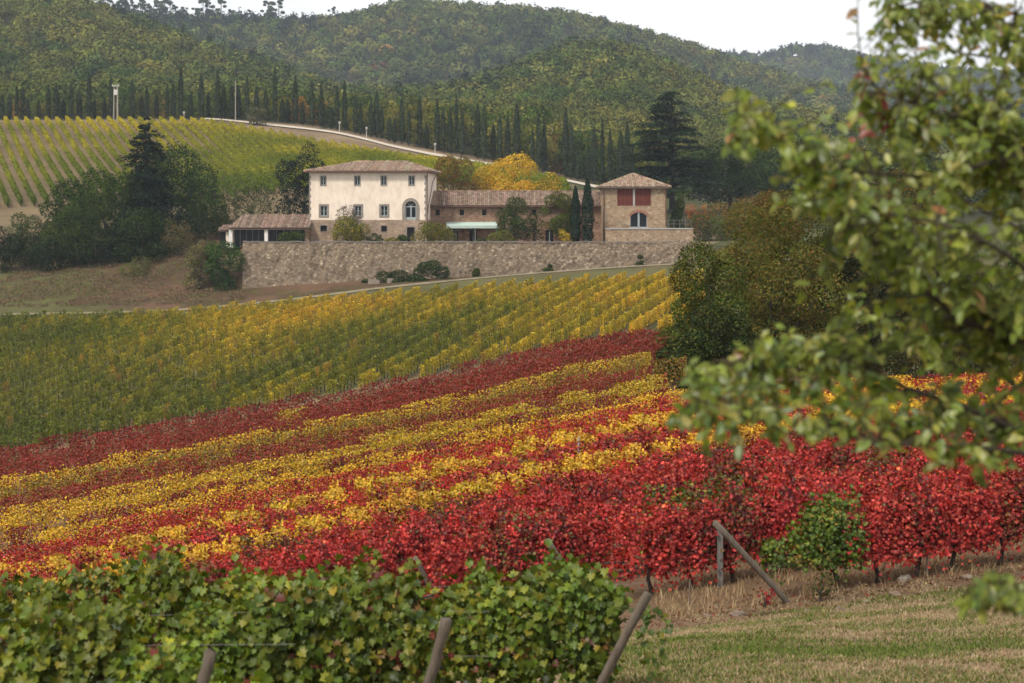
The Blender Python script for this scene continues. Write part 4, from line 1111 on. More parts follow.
# --- left of the villa
BLUEDK = [(4, (.009, .019, .012)), (3, (.015, .027, .015)), (2, (.024, .038, .019))]
b = G(146, 283); b[2] = P(146, 262, 283)[2]
place('conifer', conifer(5, 104 * 283 / F, P(146, 119, 283)[2] - b[2], BLUEDK, 24000, .34, .3, .03, .62, 30, 7), b, 'tall dark conifer with a ragged top in the clump left of the villa', 'tree')
tree_at(10, 'broadleaf_tree', 178, 297, 84, 146, DARK + GREEN[:1], 'dark round tree leaning on the right side of the tall conifer', vbase=262, leaf=.42, nl=18)
tree_at(11, 'broadleaf_tree', 108, 281, 82, 170, GREEN, 'large grey green tree in front of the tall conifer', vbase=268, leaf=.40, nl=20, lr=.32)
tree_at(12, 'broadleaf_tree', 68, 287, 62, 180, GREEN[:2] + DARK[:1], 'dark green tree left of the conifer clump, over the brown bank', vbase=270, leaf=.40)
tree_at(13, 'broadleaf_tree', 74, 279, 60, 206, GREEN, 'bushy green tree low on the brown bank below the darker tree', vbase=274, leaf=.38)
tree_at(14, 'broadleaf_tree', 142, 277, 74, 208, GREEN[:2] + DARK[:1], 'spreading green tree at the edge of the brown bank below the conifer', vbase=268, leaf=.38)
tree_at(15, 'broadleaf_tree', 206, 289, 46, 196, GREEN[:3], 'fresh green round tree just left of the open shed', vbase=240, leaf=.38)
tree_at(16, 'shrub', 26, 283, 40, 214, OLIVE[:1] + GREEN[:2], 'grey green bush low at the far left of the bank', 'shrub', vbase=262, leaf=.34, clear=.02)
tree_at(17, 'shrub', 6, 279, 34, 226, DARK, 'dark bush cut by the left edge of the photo', 'shrub', vbase=268, leaf=.34, clear=.02)
tree_at(18, 'shrub', 46, 277, 40, 240, DARK, 'low dark bush below the grey green bush on the bank', 'shrub', vbase=272, leaf=.34, clear=.02)
tree_at(19, 'shrub', 178, 275, 34, 219, RUST[1:2] + OLIVE[1:2] + RUST[3:], 'brownish thin leaved shrub between the trees and the ivy corner', 'shrub', vbase=256, leaf=.3, clear=.05, dens=5)
tree_at(20, 'shrub', 142, 272, 52, 258, YGREEN[1:2] + OLIVE[:1] + [(2, (.13, .12, .03))], 'low yellow green bush spreading over the brown bank', 'shrub', vbase=290, leaf=.28, clear=.0, nl=14)
tree_at(21, 'shrub', 199, 263.5, 30, 240, [(4, (.16, .15, .05)), (3, (.10, .085, .04)), (2, (.13, .08, .05)), (2, (.06, .07, .02))], 'brown and pale green creeper mound at the left corner of the long wall', 'shrub', vbase=288, leaf=.28, clear=.0, nl=14)
tree_at(22, 'ivy_bush', 224, 262.2, 42, 241, [(5, (.030, .070, .016)), (3, (.05, .095, .02)), (1, (.075, .12, .025))], 'rounded dark green ivy mass over the left end of the long wall', 'ivy', vbase=287, leaf=.30, clear=.0, nl=18, lr=.3)
tree_at(23, 'holm_oak', 303, 289, 54, 147, [(5, (.011, .019, .014)), (3, (.018, .028, .019)), (1, (.03, .04, .025))], 'dense blue black evergreen touching the left side of the cream villa', vbase=240, leaf=.36, nl=34, lr=.30, clear=.02)
tree_at(24, 'olive_tree', 253, 300, 44, 184, OLIVE + GREEN[:1], 'pale olive tree behind the open shed roof', vbase=226, leaf=.34, dens=5)
tree_at(25, 'olive_tree', 226, 303, 28, 192, OLIVE, 'smaller grey olive tree left of the pale olive tree', vbase=222, leaf=.34, dens=5)
tree_at(26, 'shrub', 257, 429, 20, 107, OLIVE[:2], 'lone round bush on the bare slope above the hillside vines', 'shrub', leaf=.5, clear=.0)
tree_at(28, 'shrub', 292, 266.5, 30, 231, GREEN[:3], 'clipped green bush in front of the open shed', 'shrub', vbase=247, leaf=.26, clear=0)
# --- villa garden
tree_at(30, 'shrub', 351, 267, 38, 217, YGREEN + [(2, (.26, .2, .02))], 'yellow green shrub in front of the second villa window', 'shrub', vbase=247, leaf=.26, clear=.02)
tree_at(31, 'small_tree', 349, 268.6, 27, 205, [(4, (.13, .12, .10)), (3, (.085, .09, .06)), (2, (.17, .13, .11))], 'thin greyish young tree rising behind the yellow green shrub', vbase=246, leaf=.26, clear=.2, dens=3.5)
tree_at(32, 'shrub', 434, 266.6, 44, 222, YGREEN[:2] + GREEN[2:3] + [(1, (.22, .16, .02))], 'wide green and yellow shrub at the right corner of the villa', 'shrub', vbase=247, leaf=.26, clear=.0)
tree_at(33, 'shrub', 403, 266.4, 15, 235, GREEN[:3], 'small green bush beside the dark cellar door', 'shrub', vbase=246, leaf=.24, clear=0, nl=7)
tree_at(34, 'shrub', 392, 265.8, 15, 237.5, YGREEN[2:3] + YGREEN[:1], 'small yellow bush left of the dark cellar door', 'shrub', vbase=246, leaf=.22, clear=0, nl=7)
tree_at(35, 'shrub', 375, 266.6, 17, 233, GREEN[:1] + OLIVE[2:], 'small dull green bush under the third villa window', 'shrub', vbase=246, leaf=.24, clear=0, nl=7)
tree_at(36, 'garden_tree', 516, 268, 40, 197, GREEN + OLIVE[2:], 'round green tree before the farmhouse roof', vbase=246, leaf=.28, nl=18)
tree_at(37, 'shrub', 502, 265.8, 30, 230, OLIVE[2:] + YGREEN[:2], 'pale green shrub at the right end of the awning', 'shrub', vbase=247, leaf=.24, clear=0)
tree_at(38, 'small_tree', 535, 270.6, 24, 212, YGREEN[1:2] + RUST[1:2] + GREEN[:2], 'loose greenish brown young tree by the dark farmhouse door', vbase=246, leaf=.26, dens=5)
tree_at(39, 'garden_tree', 560, 272, 36, 191, YGREEN[1:2] + GREEN[2:3] + [(2, (.08, .09, .02))], 'light green tree left of the pair of garden cypresses', vbase=246, leaf=.28, clear=.25)
tree_at(40, 'shrub', 565.5, 265.8, 14, 229, [(4, (.42, .28, .02)), (3, (.3, .22, .02)), (2, (.13, .13, .02))], 'small golden bush at the foot of the garden cypresses', 'shrub', vbase=247, leaf=.22, clear=0, nl=8)
tree_at(401, 'shrub', 481, 265.9, 13, 238.5, GREEN[:2], 'tiny green bush below the awning', 'shrub', vbase=247, leaf=.22, clear=0, nl=6)
for i, (u, vt, wpx, lab) in enumerate(((575.5, 186, 10.5, 'shorter and thinner of the two dark garden cypresses'), (587.5, 179, 12.5, 'taller of the two dark garden cypresses, beside the tower'))):
    p = P(u, 246, 265.6); h = P(u, vt, 265.6)[2] - p[2]
    place('garden_cypress', cypress(300 + i, 2200, .26, wpx * .13, h, [(5, (.012, .026, .014)), (2, (.02, .036, .018))]), p, lab, 'tree')
# --- behind the farmhouse
tree_at(41, 'rust_tree', 455, 300, 44, 155, RUST + YGREEN[:1], 'rust brown bushy tree right of the villa', vbase=228, leaf=.36, nl=18)
tree_at(42, 'yellow_tree', 509, 306, 62, 155, YELLOW, 'rounded golden yellow tree above the farmhouse roof', vbase=226, leaf=.36, nl=22, lr=.3)
tree_at(43, 'yellow_tree', 549, 303, 36, 174, YELLOW + YGREEN[:2], 'low yellow bushy tree sloping down beside the golden tree', vbase=226, leaf=.36)
tree_at(44, 'yellow_tree', 480, 302, 26, 169, YGREEN[2:3] + YELLOW[1:3] + [(3, (.3, .27, .025))], 'bright yellow green tree between rust tree and golden tree', vbase=226, leaf=.34)
# --- around the tower
b = G(672, 335); b[2] = P(672, 207, 335)[2]
place('cedar_tree', cedar(7, 104 * 335 / F, P(672, 91, 335)[2] - b[2], [(5, (.016, .030, .017)), (3, (.026, .042, .022)), (2, (.04, .058, .03))], 24000, .42, 46), b, 'large dark cedar with flat layered branches behind the stone tower', 'tree')
tree_at(51, 'broadleaf_tree', 728, 345, 70, 140, DARK + GREEN[:1], 'dark tree mass right of the cedar', vbase=215, leaf=.44, nl=20)
tree_at(52, 'broadleaf_tree', 790, 338, 76, 138, DARK + GREEN[:2], 'dark tree half hidden by the hanging leaves, right of the cedar', vbase=220, leaf=.44, nl=20)
tree_at(53, 'shrub', 678, 273, 16, 190, GREEN[:3], 'narrow green bush against the right side of the tower', 'shrub', vbase=240, leaf=.26, clear=0)
tree_at(54, 'orange_tree', 699, 287, 26, 204, [(4, (.33, .12, .055)), (3, (.26, .085, .04)), (2, (.18, .13, .035))], 'small orange red leaved tree behind the railing', vbase=238, leaf=.28, dens=6)
tree_at(55, 'shrub', 708, 279, 40, 214, YGREEN[1:2] + GREEN[1:3] + OLIVE[:1], 'green bush mass behind the railing by the palm', 'shrub', vbase=246, leaf=.3, clear=0)
tree_at(56, 'shrub', 735, 285, 60, 198, RUST + YGREEN[1:2], 'rusty green shrubs on the slope beyond the terrace wall', 'shrub', vbase=250, leaf=.34, clear=0)
# palm
pb = P(683.5, 243, 278); ph = P(683, 198, 278)[2] - pb[2]
palm = empty('palm_tree', pb, 'small fan palm with a thin trunk beside the tower', 'palm')
mb = MB(); mb.tube([(0, 0, -.3), (.05, 0, ph * .5), (0, 0, ph)], [.22, .17, .15], 8, (.10, .075, .055)); mb.build('trunk', M['bark'], palm, None, 0, True)
rp = np.random.default_rng(2)
for i in range(16):
    an = i * 2.4; el = rp.uniform(-.7, 1.0); L = rp.uniform(.9, 1.3)
    e = np.array([math.cos(an) * math.cos(el), math.sin(an) * math.cos(el), math.sin(el)]) * L
    mb = MB(); mb.tube([(0, 0, ph), e * .6 + [0, 0, ph + .1], e + [0, 0, ph]], [.03, .02, .015], 4, (.09, .10, .03), False)
    s = np.cross(e, [0, 0, 1]); s /= np.linalg.norm(s)
    for k in range(11):
        t = (k - 5) / 5 * 1.3; d = (e / L * math.cos(t) + s * math.sin(t)) * .62; q = e + [0, 0, ph]
        mb.poly([q, q + d * .6 + s * .05, q + d + [0, 0, -.12], q + d * .6 - s * .05], tuple(np.array((.075, .10, .025)) * rp.uniform(.7, 1.3)))
    mb.build('frond', M['leaf_mid'], palm)
# ivy at the foot of the long wall
tree_at(57, 'ivy_bush', 413, 260.6, 74, 261, DARK[1:] + GREEN[:2], 'spreading dark ivy bush against the middle of the long wall', 'ivy', vbase=287, leaf=.26, clear=0, nl=18, lr=.3, depth=.12)
tree_at(58, 'ivy_bush', 424, 259.8, 64, 275, GREEN[:2] + DARK[1:2], 'low green creeper mat before the dark ivy bush', 'ivy', vbase=289, leaf=.26, clear=0, nl=12, lr=.3, depth=.3)
for i, (u, vt, wp) in enumerate(((548, 264, 10), (366, 279, 9), (476, 268, 8), (640, 255, 8))):
    tree_at(590 + i, 'weed_tuft', u, 261.6, wp, vt, GREEN[1:3] + OLIVE[2:], ['small green tuft at the foot of the long wall below the farmhouse door', 'green tuft at the wall foot left of the dark ivy', 'green tuft at the wall foot just right of the dark ivy', 'green tuft at the wall foot near the tower end'][i], 'weed', leaf=.22, clear=0, nl=6)

# --- the round trees right of the middle, at the end of the coloured rows
def mid_tree(seed, u, Y, wpx, vt, vb, pal, lab, nl=20, lr=.32, dens=17, **kw):
    return tree_at(seed, kw.pop('name', 'broadleaf_tree'), u, Y, wpx, vt, pal, lab, kw.pop('cat', 'tree'), vbase=vb, leaf=.145, nl=nl, lr=lr, dens=dens, **kw)
mid_tree(60, 702, 84, 92, 246, 398, [(4, (.050, .075, .016)), (3, (.078, .10, .02)), (2, (.11, .115, .022)), (.8, (.11, .085, .025))], 'dark green round tree at the right end of the yellow field', clear=.02, nl=26)
mid_tree(61, 775, 89, 130, 198, 385, [(3, (.145, .115, .028)), (3, (.11, .115, .024)), (4, (.07, .09, .02)), (.8, (.19, .11, .03))], 'brownish orange tree behind the dark round tree', clear=.04, nl=30, lr=.28)
mid_tree(62, 690, 81, 64, 330, 398, [(4, (.022, .034, .012)), (2, (.05, .062, .016)), (1, (.09, .09, .02))], 'low dark bush at the foot of the dark round tree', clear=0, name='shrub', cat='shrub')
mid_tree(63, 728, 82, 74, 304, 396, [(4, (.026, .04, .013)), (3, (.05, .06, .018)), (1, (.09, .085, .02))], 'green bush between the round tree and the hanging leaves', clear=0, name='shrub', cat='shrub')
mid_tree(64, 842, 92, 110, 214, 385, [(4, (.022, .032, .014)), (3, (.04, .048, .018)), (2, (.085, .07, .025))], 'dark tree behind the hanging foreground branches', clear=.03, nl=24)
mid_tree(65, 760, 104, 90, 192, 345, [(3, (.16, .09, .03)), (3, (.10, .085, .025)), (2, (.07, .07, .02))], 'rusty topped tree rising behind the brownish tree', clear=.05)
mid_tree(66, 950, 88, 130, 232, 385, [(4, (.045, .055, .018)), (3, (.03, .04, .014)), (2, (.10, .085, .025))], 'green tree mostly covered by the near branches', clear=.03, nl=24)
mid_tree(67, 1060, 90, 130, 220, 380, GREEN, 'green tree at the right edge behind the near branches', clear=.03, nl=24)
mid_tree(68, 900, 108, 100, 170, 330, RUST + GREEN[:2], 'rust coloured tree far behind the near branches', clear=.05)

# --- the cypress line along the white road
cyp = [cypress(400 + i, 1000, .36, 1.02 + .10 * i, 10, [(4, (.020, .034, .016)), (3, (.034, .050, .022)), (2, (.055, .068, .034))]) for i in range(4)]
rc = np.random.default_rng(51)
def base_line(u): return float(np.interp(u, [0, 180, 300, 400, 500, 600, 640], [441, 444, 440, 434, 424, 410, 404]))
u = 2.0; k = 0
while u < 634:
    big = rc.random()
    if not (112 < u < 126) and rc.random() > .06:
        Y = base_line(u) + rc.uniform(-1.5, 2.5); p = G(u, Y)
        hpx = np.interp(u, [0, 90, 180, 250, 330, 420, 520, 620], [34, 38, 46, 46, 40, 46, 53, 62]) * rc.choice([.55, .75, .95, 1.1, 1.22], p=[.14, .2, .3, .24, .12])
        h = hpx * Y / F
        c = float(rc.uniform(.8, 1.25))
        place('cypress', cyp[k % 4], p, 'slim dark cypress in the long line above the white road', 'cypress', 'cypresses lining the white road', float(rc.uniform(0, 6)), (c, c, c), (float(rc.uniform(.75, 1.15)), float(rc.uniform(.8, 1.2)), h / 10)); k += 1
    u += rc.uniform(5.0, 11.0)
# --- trees behind the cypress line
wood = {}
for key, pal in (('dark green', DARK[1:] + GREEN), ('olive green', GREEN[1:3] + OLIVE[2:] + YGREEN[1:2]), ('yellowing', YGREEN[:2] + YGREEN[:1] + OLIVE[1:2]), ('rusty orange', [(3, (.24, .12, .03)), (2, (.16, .09, .03)), (1, (.3, .16, .03))])):
    wood[key] = [broadleaf(700 + len(key) * 7 + i, 8.5, 8, 10, pal, 1500, .62, 14, .36, .08) for i in range(2)]
for rowi, (dY, n, hk) in enumerate(((9, 30, .86), (22, 34, 1.0), (42, 34, 1.12))):
    for j in range(n):
        u = -15 + 690 * (j + rc.uniform(.15, .85)) / n
        Y = base_line(u) + dY + rc.uniform(-4, 5); p = G(u, Y)
        key = rc.choice(['dark green', 'olive green', 'yellowing', 'rusty orange'], p=[.28, .38, .30, .04])
        if (rowi == 1 and (222 < u < 232 or 305 < u < 318)): key = 'rusty orange'
        if 385 < u < 470 and rc.random() < .5: key = 'yellowing'
        hpx = np.interp(u, [0, 100, 160, 250, 330, 420, 520, 640], [20, 23, 28, 26, 30, 38, 46, 54]) * rc.uniform(.7, 1.12) * hk
        h = hpx * Y / F
        art = 'an' if key[0] == 'o' else 'a'
        place('broadleaf_tree', wood[key][rc.integers(2)], p, f'{key} broadleaf tree in the wood behind the cypress line', 'tree', f'{key} trees behind the cypress line', float(rc.uniform(0, 6)),
              (float(rc.uniform(.9, 1.45)),) * 3, (float(h / 10 * rc.uniform(.8, 1.15)), float(h / 10 * rc.uniform(.8, 1.15)), h / 10))
# --- wooded slope right of the cedar
for j, (u, Y, wpx, vt) in enumerate(((700, 395, 46, 148), (745, 400, 52, 140), (800, 398, 60, 150), (860, 390, 60, 150), (920, 395, 70, 150), (990, 390, 70, 150), (1060, 392, 70, 150), (830, 330, 60, 168), (905, 335, 66, 160), (985, 330, 70, 165))):
    key = ['dark green', 'olive green'][j % 2]; p = G(u, Y); h = P(u, vt, Y)[2] - p[2]; s = wpx * Y / F / 8.5
    place('broadleaf_tree', wood[key][j % 2], p, f'{key} broadleaf tree on the slope right of the cedar', 'tree', f'{key} trees right of the cedar', j * 1.3, None, (s, s, h / 10))

# ------------------------------------------------------------------ wooded hills
def hidden_profile():
    us = np.linspace(-180, 1200, 140); Yg = np.concatenate([np.arange(300, 1000, 10), np.arange(1000, 2600, 20)])
    uu, yy = np.meshgrid(us, Yg, indexing='ij')
    v = VH - H((uu - 512) / F * yy, yy) / yy * F
    mn = np.minimum.accumulate(v, axis=1)
    return us, Yg, v, mn
HU, HY, HV_, HM = hidden_profile()
def forest(seed, y0, y1, spacing, pals, cards, size, name, label, hmin=6, hmax=10, ulim=(-110, 1130), umin=None):
    rng = np.random.default_rng(seed)
    xa, xb = (ulim[0] - 512) / F * y1, (ulim[1] - 512) / F * y1
    n = int((xb - xa) * (y1 - y0) / spacing**2)
    x = rng.uniform(xa, xb, n); y = rng.uniform(y0, y1, n); u = 512 + x / y * F
    ok = (u > ulim[0]) & (u < ulim[1]); x, y, u = x[ok], y[ok], u[ok]
    z = H(x, y); h = rng.uniform(hmin, hmax, len(x))
    # leave out what the nearer ground hides
    iu = np.clip(np.searchsorted(HU, u), 0, len(HU) - 1); iy = np.clip(np.searchsorted(HY, y) - 1, 0, len(HY) - 1)
    vtop = VH - (z + h) / y * F
    ok = vtop < HM[iu, iy] + 5
    x, y, z, h, u = x[ok], y[ok], z[ok], h[ok], u[ok]
    m = len(x); rad = h * rng.uniform(.36, .54, m)
    f = noise2(x * .012 + seed, y * .008) * .7 + noise2(x * .05, y * .035 + seed) * .3
    kind = np.zeros(m, int); q = rng.random(m) * .5 + f * .75
    for t, (lim, _) in enumerate(pals): kind[q > lim] = t
    base = np.zeros((m, 3))
    for t, (_, pal) in enumerate(pals):
        s = kind == t; base[s] = pick(rng, pal, s.sum(), .28)
    con = kind == 0                                   # the darkest are conifers: narrower and taller
    h[con] *= 1.25; rad[con] *= .62
    i = np.repeat(np.arange(m), cards); N = len(i)
    d = rng.normal(size=(N, 3)); d[:, 2] = np.abs(d[:, 2]) * 1.1 - .35; d /= np.linalg.norm(d, axis=1, keepdims=True)
    lump = 1 + .28 * np.sin(d[:, 0] * 5 + i) * np.sin(d[:, 1] * 5 + i * 1.7) + rng.normal(size=N) * .08
    t = (d[:, 2] + .35) / 1.4
    cone = np.where(con[i], np.clip(1.15 - t, .08, 1) / np.maximum(np.hypot(d[:, 0], d[:, 1]), .25), 1.0)
    p = np.stack([x[i] + d[:, 0] * rad[i] * lump * cone, y[i] + d[:, 1] * rad[i] * lump * cone, z[i] + h[i] * (.52 + .46 * d[:, 2] * lump)], 1)
    nor = d + rng.normal(size=(N, 3)) * .45 + [0, 0, .2]
    base *= rng.uniform(.72, 1.25, (m, 1)); col = base[i] * rng.uniform(.86, 1.14, (N, 1))
    V, T, C = scatter(T_TRI, p, frames(nor, rng), size * rng.uniform(.7, 1.4, N) * (rad[i] / 3.5)**.5, col)
    o = link(name, arr_mesh(name, V, T, C, M['leaf_far']))
    tag(o, label, 'woodland', None, 'stuff')
    return m
CON = [(1, (.010, .020, .014)), (1, (.016, .028, .018))]
OAK = [(3, (.046, .072, .016)), (3, (.066, .090, .020)), (2, (.030, .050, .014))]
OLV = [(3, (.095, .108, .022)), (3, (.125, .128, .027)), (1, (.07, .085, .024))]
AUT = [(3, (.17, .15, .028)), (3, (.13, .125, .025)), (.5, (.19, .115, .028)), (.12, (.14, .055, .028))]
n0_ = forest(4, 485, 650, 5.6, [(0, CON), (.24, OAK), (.56, OLV), (.93, AUT)], 330, .62, 'lower_hill_forest', 'green wood at the foot of the hills behind the cypress line')
n1_ = forest(1, 650, 960, 5.6, [(0, CON), (.27, OAK), (.55, OLV), (.92, AUT)], 230, .85, 'hill_forest', 'mixed green and ochre wood covering the nearer hills')
n2_ = forest(2, 1080, 1450, 7.0, [(0, CON), (.44, OAK), (.72, OLV), (.98, AUT)], 120, 1.5, 'ridge_forest', 'dark green wood on the long ridge against the sky', 7, 11.5)
n3_ = forest(3, 1750, 2260, 10.5, [(0, CON), (.42, OAK), (.78, OLV)], 90, 2.1, 'far_forest', 'bluish wood on the farthest ridge', 8, 12, (560, 1130))
print('forest trees', n1_, n2_, n3_)
# pines against the sky on the left ridge
def pine(seed):
    rng = np.random.default_rng(seed); mb = MB(); Ht = 14
    mb.tube([(0, 0, -1), (.2, 0, 7), (rng.normal() * .4, 0, Ht * .93)], [.28, .2, .08], 6, (.06, .045, .035))
    pos, nor = [], []
    for k in range(9):
        c = np.array([rng.normal() * 1.3, rng.normal() * 1.3, Ht * rng.uniform(.55, .97)]); r = rng.uniform(.6, 1.25)
        mb.tube([(0, 0, c[2] - 1), c], [.08, .03], 4, (.05, .04, .03), False)
        d = rng.normal(size=(60, 3)); d /= np.linalg.norm(d, axis=1, keepdims=True)
        pos.append(c + d * r * [1, 1, .6] * rng.uniform(.5, 1.1, (60, 1))); nor.append(d)
    pos, nor = np.concatenate(pos), np.concatenate(nor)
    V, T, C = scatter(T_TRI, pos, frames(nor, rng), .9 * rng.uniform(.6, 1.3, len(pos)), pick(rng, CON + OAK[:1], len(pos)))
    return arr_mesh('crown', V, T, C, M['leaf_far']), mb.mesh('trunk', M['bark'])
pines = [pine(i) for i in range(5)]
rpz = np.random.default_rng(61)
for j in range(44):
    u = 96 + (rpz.random()**1.1) * 185 if j < 32 else rpz.uniform(330, 520)
    Y = 1400 + rpz.uniform(-14, 6); p = G(u, Y); s = float(rpz.uniform(1.05, 1.75)) * (1 if j < 32 else .72)
    place('pine_tree', pines[j % 5], p, 'thin pine standing out against the sky on the left ridge' if j < 32 else 'dark pine on the highest part of the ridge', 'pine',
          'pines on the left skyline' if j < 32 else 'pines on the highest ridge', float(rpz.uniform(0, 6)), None, (s, s, s))
for j, (u, Y, h) in enumerate(((566, 880, 13), (573, 884, 14), (586, 886, 10), (594, 888, 9))):
    p = G(u, Y); s = h / 14; place('pine_tree', pines[j], p, 'dark conifer at the crest of the round hill', 'pine', 'dark conifers on the crest of the round hill', j, None, (s * 1.3, s * 1.3, s))

# ------------------------------------------------------------------ the near tree whose branches hang in from the right
rt = np.random.default_rng(71)
NB = P(1330, 0, 10.5); NB[2] = Hs(NB[0], NB[1])
near = empty('overhanging_tree', NB, 'blurred near tree whose leafy branches hang in from the right', 'tree')
BK = (.055, .042, .034)
mb = MB()
tp = [NB * 0 + [0, 0, -.3], [-.05, 0, 1.2], [.05, .05, 2.6], [-.1, 0, 4.2], [-.15, 0, 5.8]]
mb.tube([np.array(p) for p in tp], [.24, .19, .17, .14, .08], 10, BK); mb.build('trunk', M['bark'], near, None, 0, True)
def loc(u, v, Y): return P(u, v, Y) - NB
LIMBS = [  # visible limbs: (u, v, distance, radius)
    [(1330, 480, 10.4, .085), (1180, 470, 10.2, .06), (1024, 436, 10.0, .034), (965, 408, 9.9, .026), (905, 388, 9.8, .02), (868, 366, 9.8, .015), (800, 352, 9.7, .009), (735, 362, 9.6, .005)],
    [(1180, 470, 10.2, .05), (1024, 452, 9.6, .02), (930, 446, 9.4, .016), (850, 438, 9.3, .012), (790, 432, 9.2, .009), (730, 408, 9.2, .006), (695, 400, 9.2, .004)],
    [(1330, 380, 10.6, .09), (1150, 372, 10.4, .055), (1016, 336, 10.2, .032), (955, 318, 10.1, .026), (915, 280, 10.0, .02), (897, 262, 10.0, .016), (860, 232, 9.9, .011), (820, 214, 9.8, .006)],
    [(1330, 230, 10.8, .08), (1120, 200, 10.5, .04), (1024, 153, 10.2, .026), (984, 128, 10.1, .02), (930, 112, 10.0, .015), (880, 90, 10.0, .009), (862, 66, 10.0, .005)],
    [(1024, 153, 10.2, .022), (940, 178, 9.7, .016), (842, 170, 9.4, .012), (800, 158, 9.3, .01), (760, 128, 9.2, .007), (728, 118, 9.2, .004)],
    [(1330, 120, 10.9, .08), (1130, 60, 10.7, .04), (1014, 14, 10.6, .02), (960, -8, 10.5, .014), (900, 6, 10.4, .008)],
    [(1130, 60, 10.7, .035), (1030, 60, 11.0, .018), (960, 54, 11.0, .012), (910, 30, 11.0, .006)],
    [(1150, 372, 10.4, .045), (1030, 270, 9.7, .02), (960, 230, 9.4, .014), (885, 214, 9.3, .009), (830, 236, 9.2, .005)],
    [(1330, 560, 9.6, .06), (1120, 590, 9.2, .025), (1030, 598, 9.0, .01), (985, 590, 9.0, .006), (962, 600, 9.0, .004)],
    [(1180, 470, 10.2, .04), (1040, 400, 11.2, .02), (960, 350, 11.3, .014), (880, 330, 11.3, .009), (830, 345, 11.2, .005)],
    [(1120, 200, 10.5, .03), (1040, 240, 11.3, .018), (980, 210, 11.4, .013), (915, 170, 11.4, .008), (870, 150, 11.3, .005)],
]
limb_pts = []
for L in LIMBS:
    mb = MB(); pts = []
    for (a, b) in zip(L[:-1], L[1:]):
        pa, pb = loc(*a[:3]), loc(*b[:3])
        for t in (0, .33, .66): pts.append((pa + (pb - pa) * t + rt.normal(size=3) * .008, a[3] + (b[3] - a[3]) * t, a[0] + (b[0] - a[0]) * t))
    pts.append((loc(*L[-1][:3]), L[-1][3], L[-1][0]))
    mb.tube([p[0] for p in pts], [p[1] * .55 for p in pts], 7, BK); mb.build('limb', M['bark'], near, None, 0, True)
    limb_pts += [(p[0], p[2]) for p in pts if p[2] < 1120]
LP_ = np.array([p[0] for p in limb_pts])
# leafy sprays: (u, v, half width px, half height px, distance, sprays)
SPR = [(745, 122, 30, 34, 9.2, 12), (785, 150, 34, 40, 9.3, 14), (830, 150, 36, 44, 9.4, 14), (862, 120, 30, 30, 9.9, 8), (815, 190, 36, 26, 9.4, 10), (860, 205, 40, 36, 9.5, 14),
       (905, 40, 36, 44, 10.4, 14), (960, 20, 46, 34, 10.5, 16), (1010, 60, 44, 50, 10.5, 20), (935, 90, 46, 40, 10.1, 18), (990, 130, 50, 46, 10.2, 22), (1060, 30, 50, 60, 10.7, 12),
       (900, 160, 44, 44, 10.0, 18), (950, 190, 48, 44, 10.0, 20), (1010, 210, 48, 50, 10.4, 22), (1070, 180, 50, 70, 10.5, 14), (875, 250, 42, 40, 9.7, 18), (930, 260, 48, 46, 9.8, 20), (990, 290, 50, 46, 10.1, 20),
       (880, 310, 44, 40, 10.6, 16), (945, 340, 48, 40, 10.6, 18), (1010, 370, 48, 46, 10.5, 20), (1070, 330, 50, 70, 10.5, 14), (850, 345, 40, 36, 9.8, 14), (800, 362, 40, 36, 9.7, 15), (755, 376, 38, 34, 9.6, 14), (712, 384, 28, 32, 9.4, 10),
       (735, 420, 36, 30, 9.2, 9), (790, 405, 40, 32, 9.4, 12), (845, 398, 40, 36, 9.6, 13), (895, 410, 40, 30, 9.6, 9), (955, 420, 44, 34, 9.9, 11), (1010, 440, 40, 30, 10.0, 9), (960, 455, 40, 22, 9.5, 5), (690, 420, 16, 22, 9.2, 4), (720, 445, 24, 12, 9.2, 3), (815, 435, 40, 14, 9.3, 4), (880, 445, 40, 14, 9.4, 3),
       (1005, 592, 32, 22, 9.0, 10), (972, 606, 14, 14, 9.0, 3), (1060, 600, 40, 30, 9.1, 8)]
PALN = [(5, (.155, .205, .024)), (4, (.205, .255, .036)), (1.4, (.09, .14, .02)), (1.5, (.31, .32, .065)), (.12, (.28, .14, .05)), (.25, (.24, .20, .05))]
tw_mb = MB(); lp, ln, lr_, lsz, lc = [], [], [], [], []
for (cu, cv, ru, rv, Y, ns) in SPR:
    for s in range(int(ns * (2.4 if cu > 880 else 1.6))):
        q = rt.normal(size=2) * .55
        tip = loc(cu + q[0] * ru, cv + q[1] * rv, Y + rt.normal() * .28)
        j = np.argsort(np.linalg.norm(LP_ - tip, axis=1) + .25 * rt.random(len(LP_)))[0]
        root = LP_[j]; L = np.linalg.norm(tip - root)
        if L > .55: root = tip + (root - tip) * .55 / L
        mid = (root + tip) / 2 + [0, 0, .05 * rt.random()] + rt.normal(size=3) * .02
        tw_mb.tube([root, mid, tip], [.005, .004, .002], 4, (.10, .085, .04), False)
        d = (tip - root) / (np.linalg.norm(tip - root) + 1e-6)
        nl_ = rt.integers(5, 9)
        red = (abs(cu - 862) < 3 and cv < 150 and s < 5)
        tone = rt.uniform(.75, 1.25)
        for k in range(nl_):
            t = .25 + .75 * (k + rt.random()) / nl_
            p = root * (1 - t)**2 + 2 * mid * t * (1 - t) + tip * t**2
            dirn = d * .5 + rt.normal(size=3) * .55 + [0, 0, -.55]
            nn = np.array([rt.normal() * .45 - .15, -.65 + rt.normal() * .45, .7])
            lp.append(p); ln.append(nn); lr_.append(dirn); lsz.append(rt.uniform(.042, .092))
            c = pick(rt, PALN, 1, .2)[0] * tone
            if red: c = np.array([.20, .035, .022]) * rt.uniform(.7, 1.4)
            lc.append(c)
lp, ln, lr_, lsz, lc = map(np.array, (lp, ln, lr_, lsz, lc))
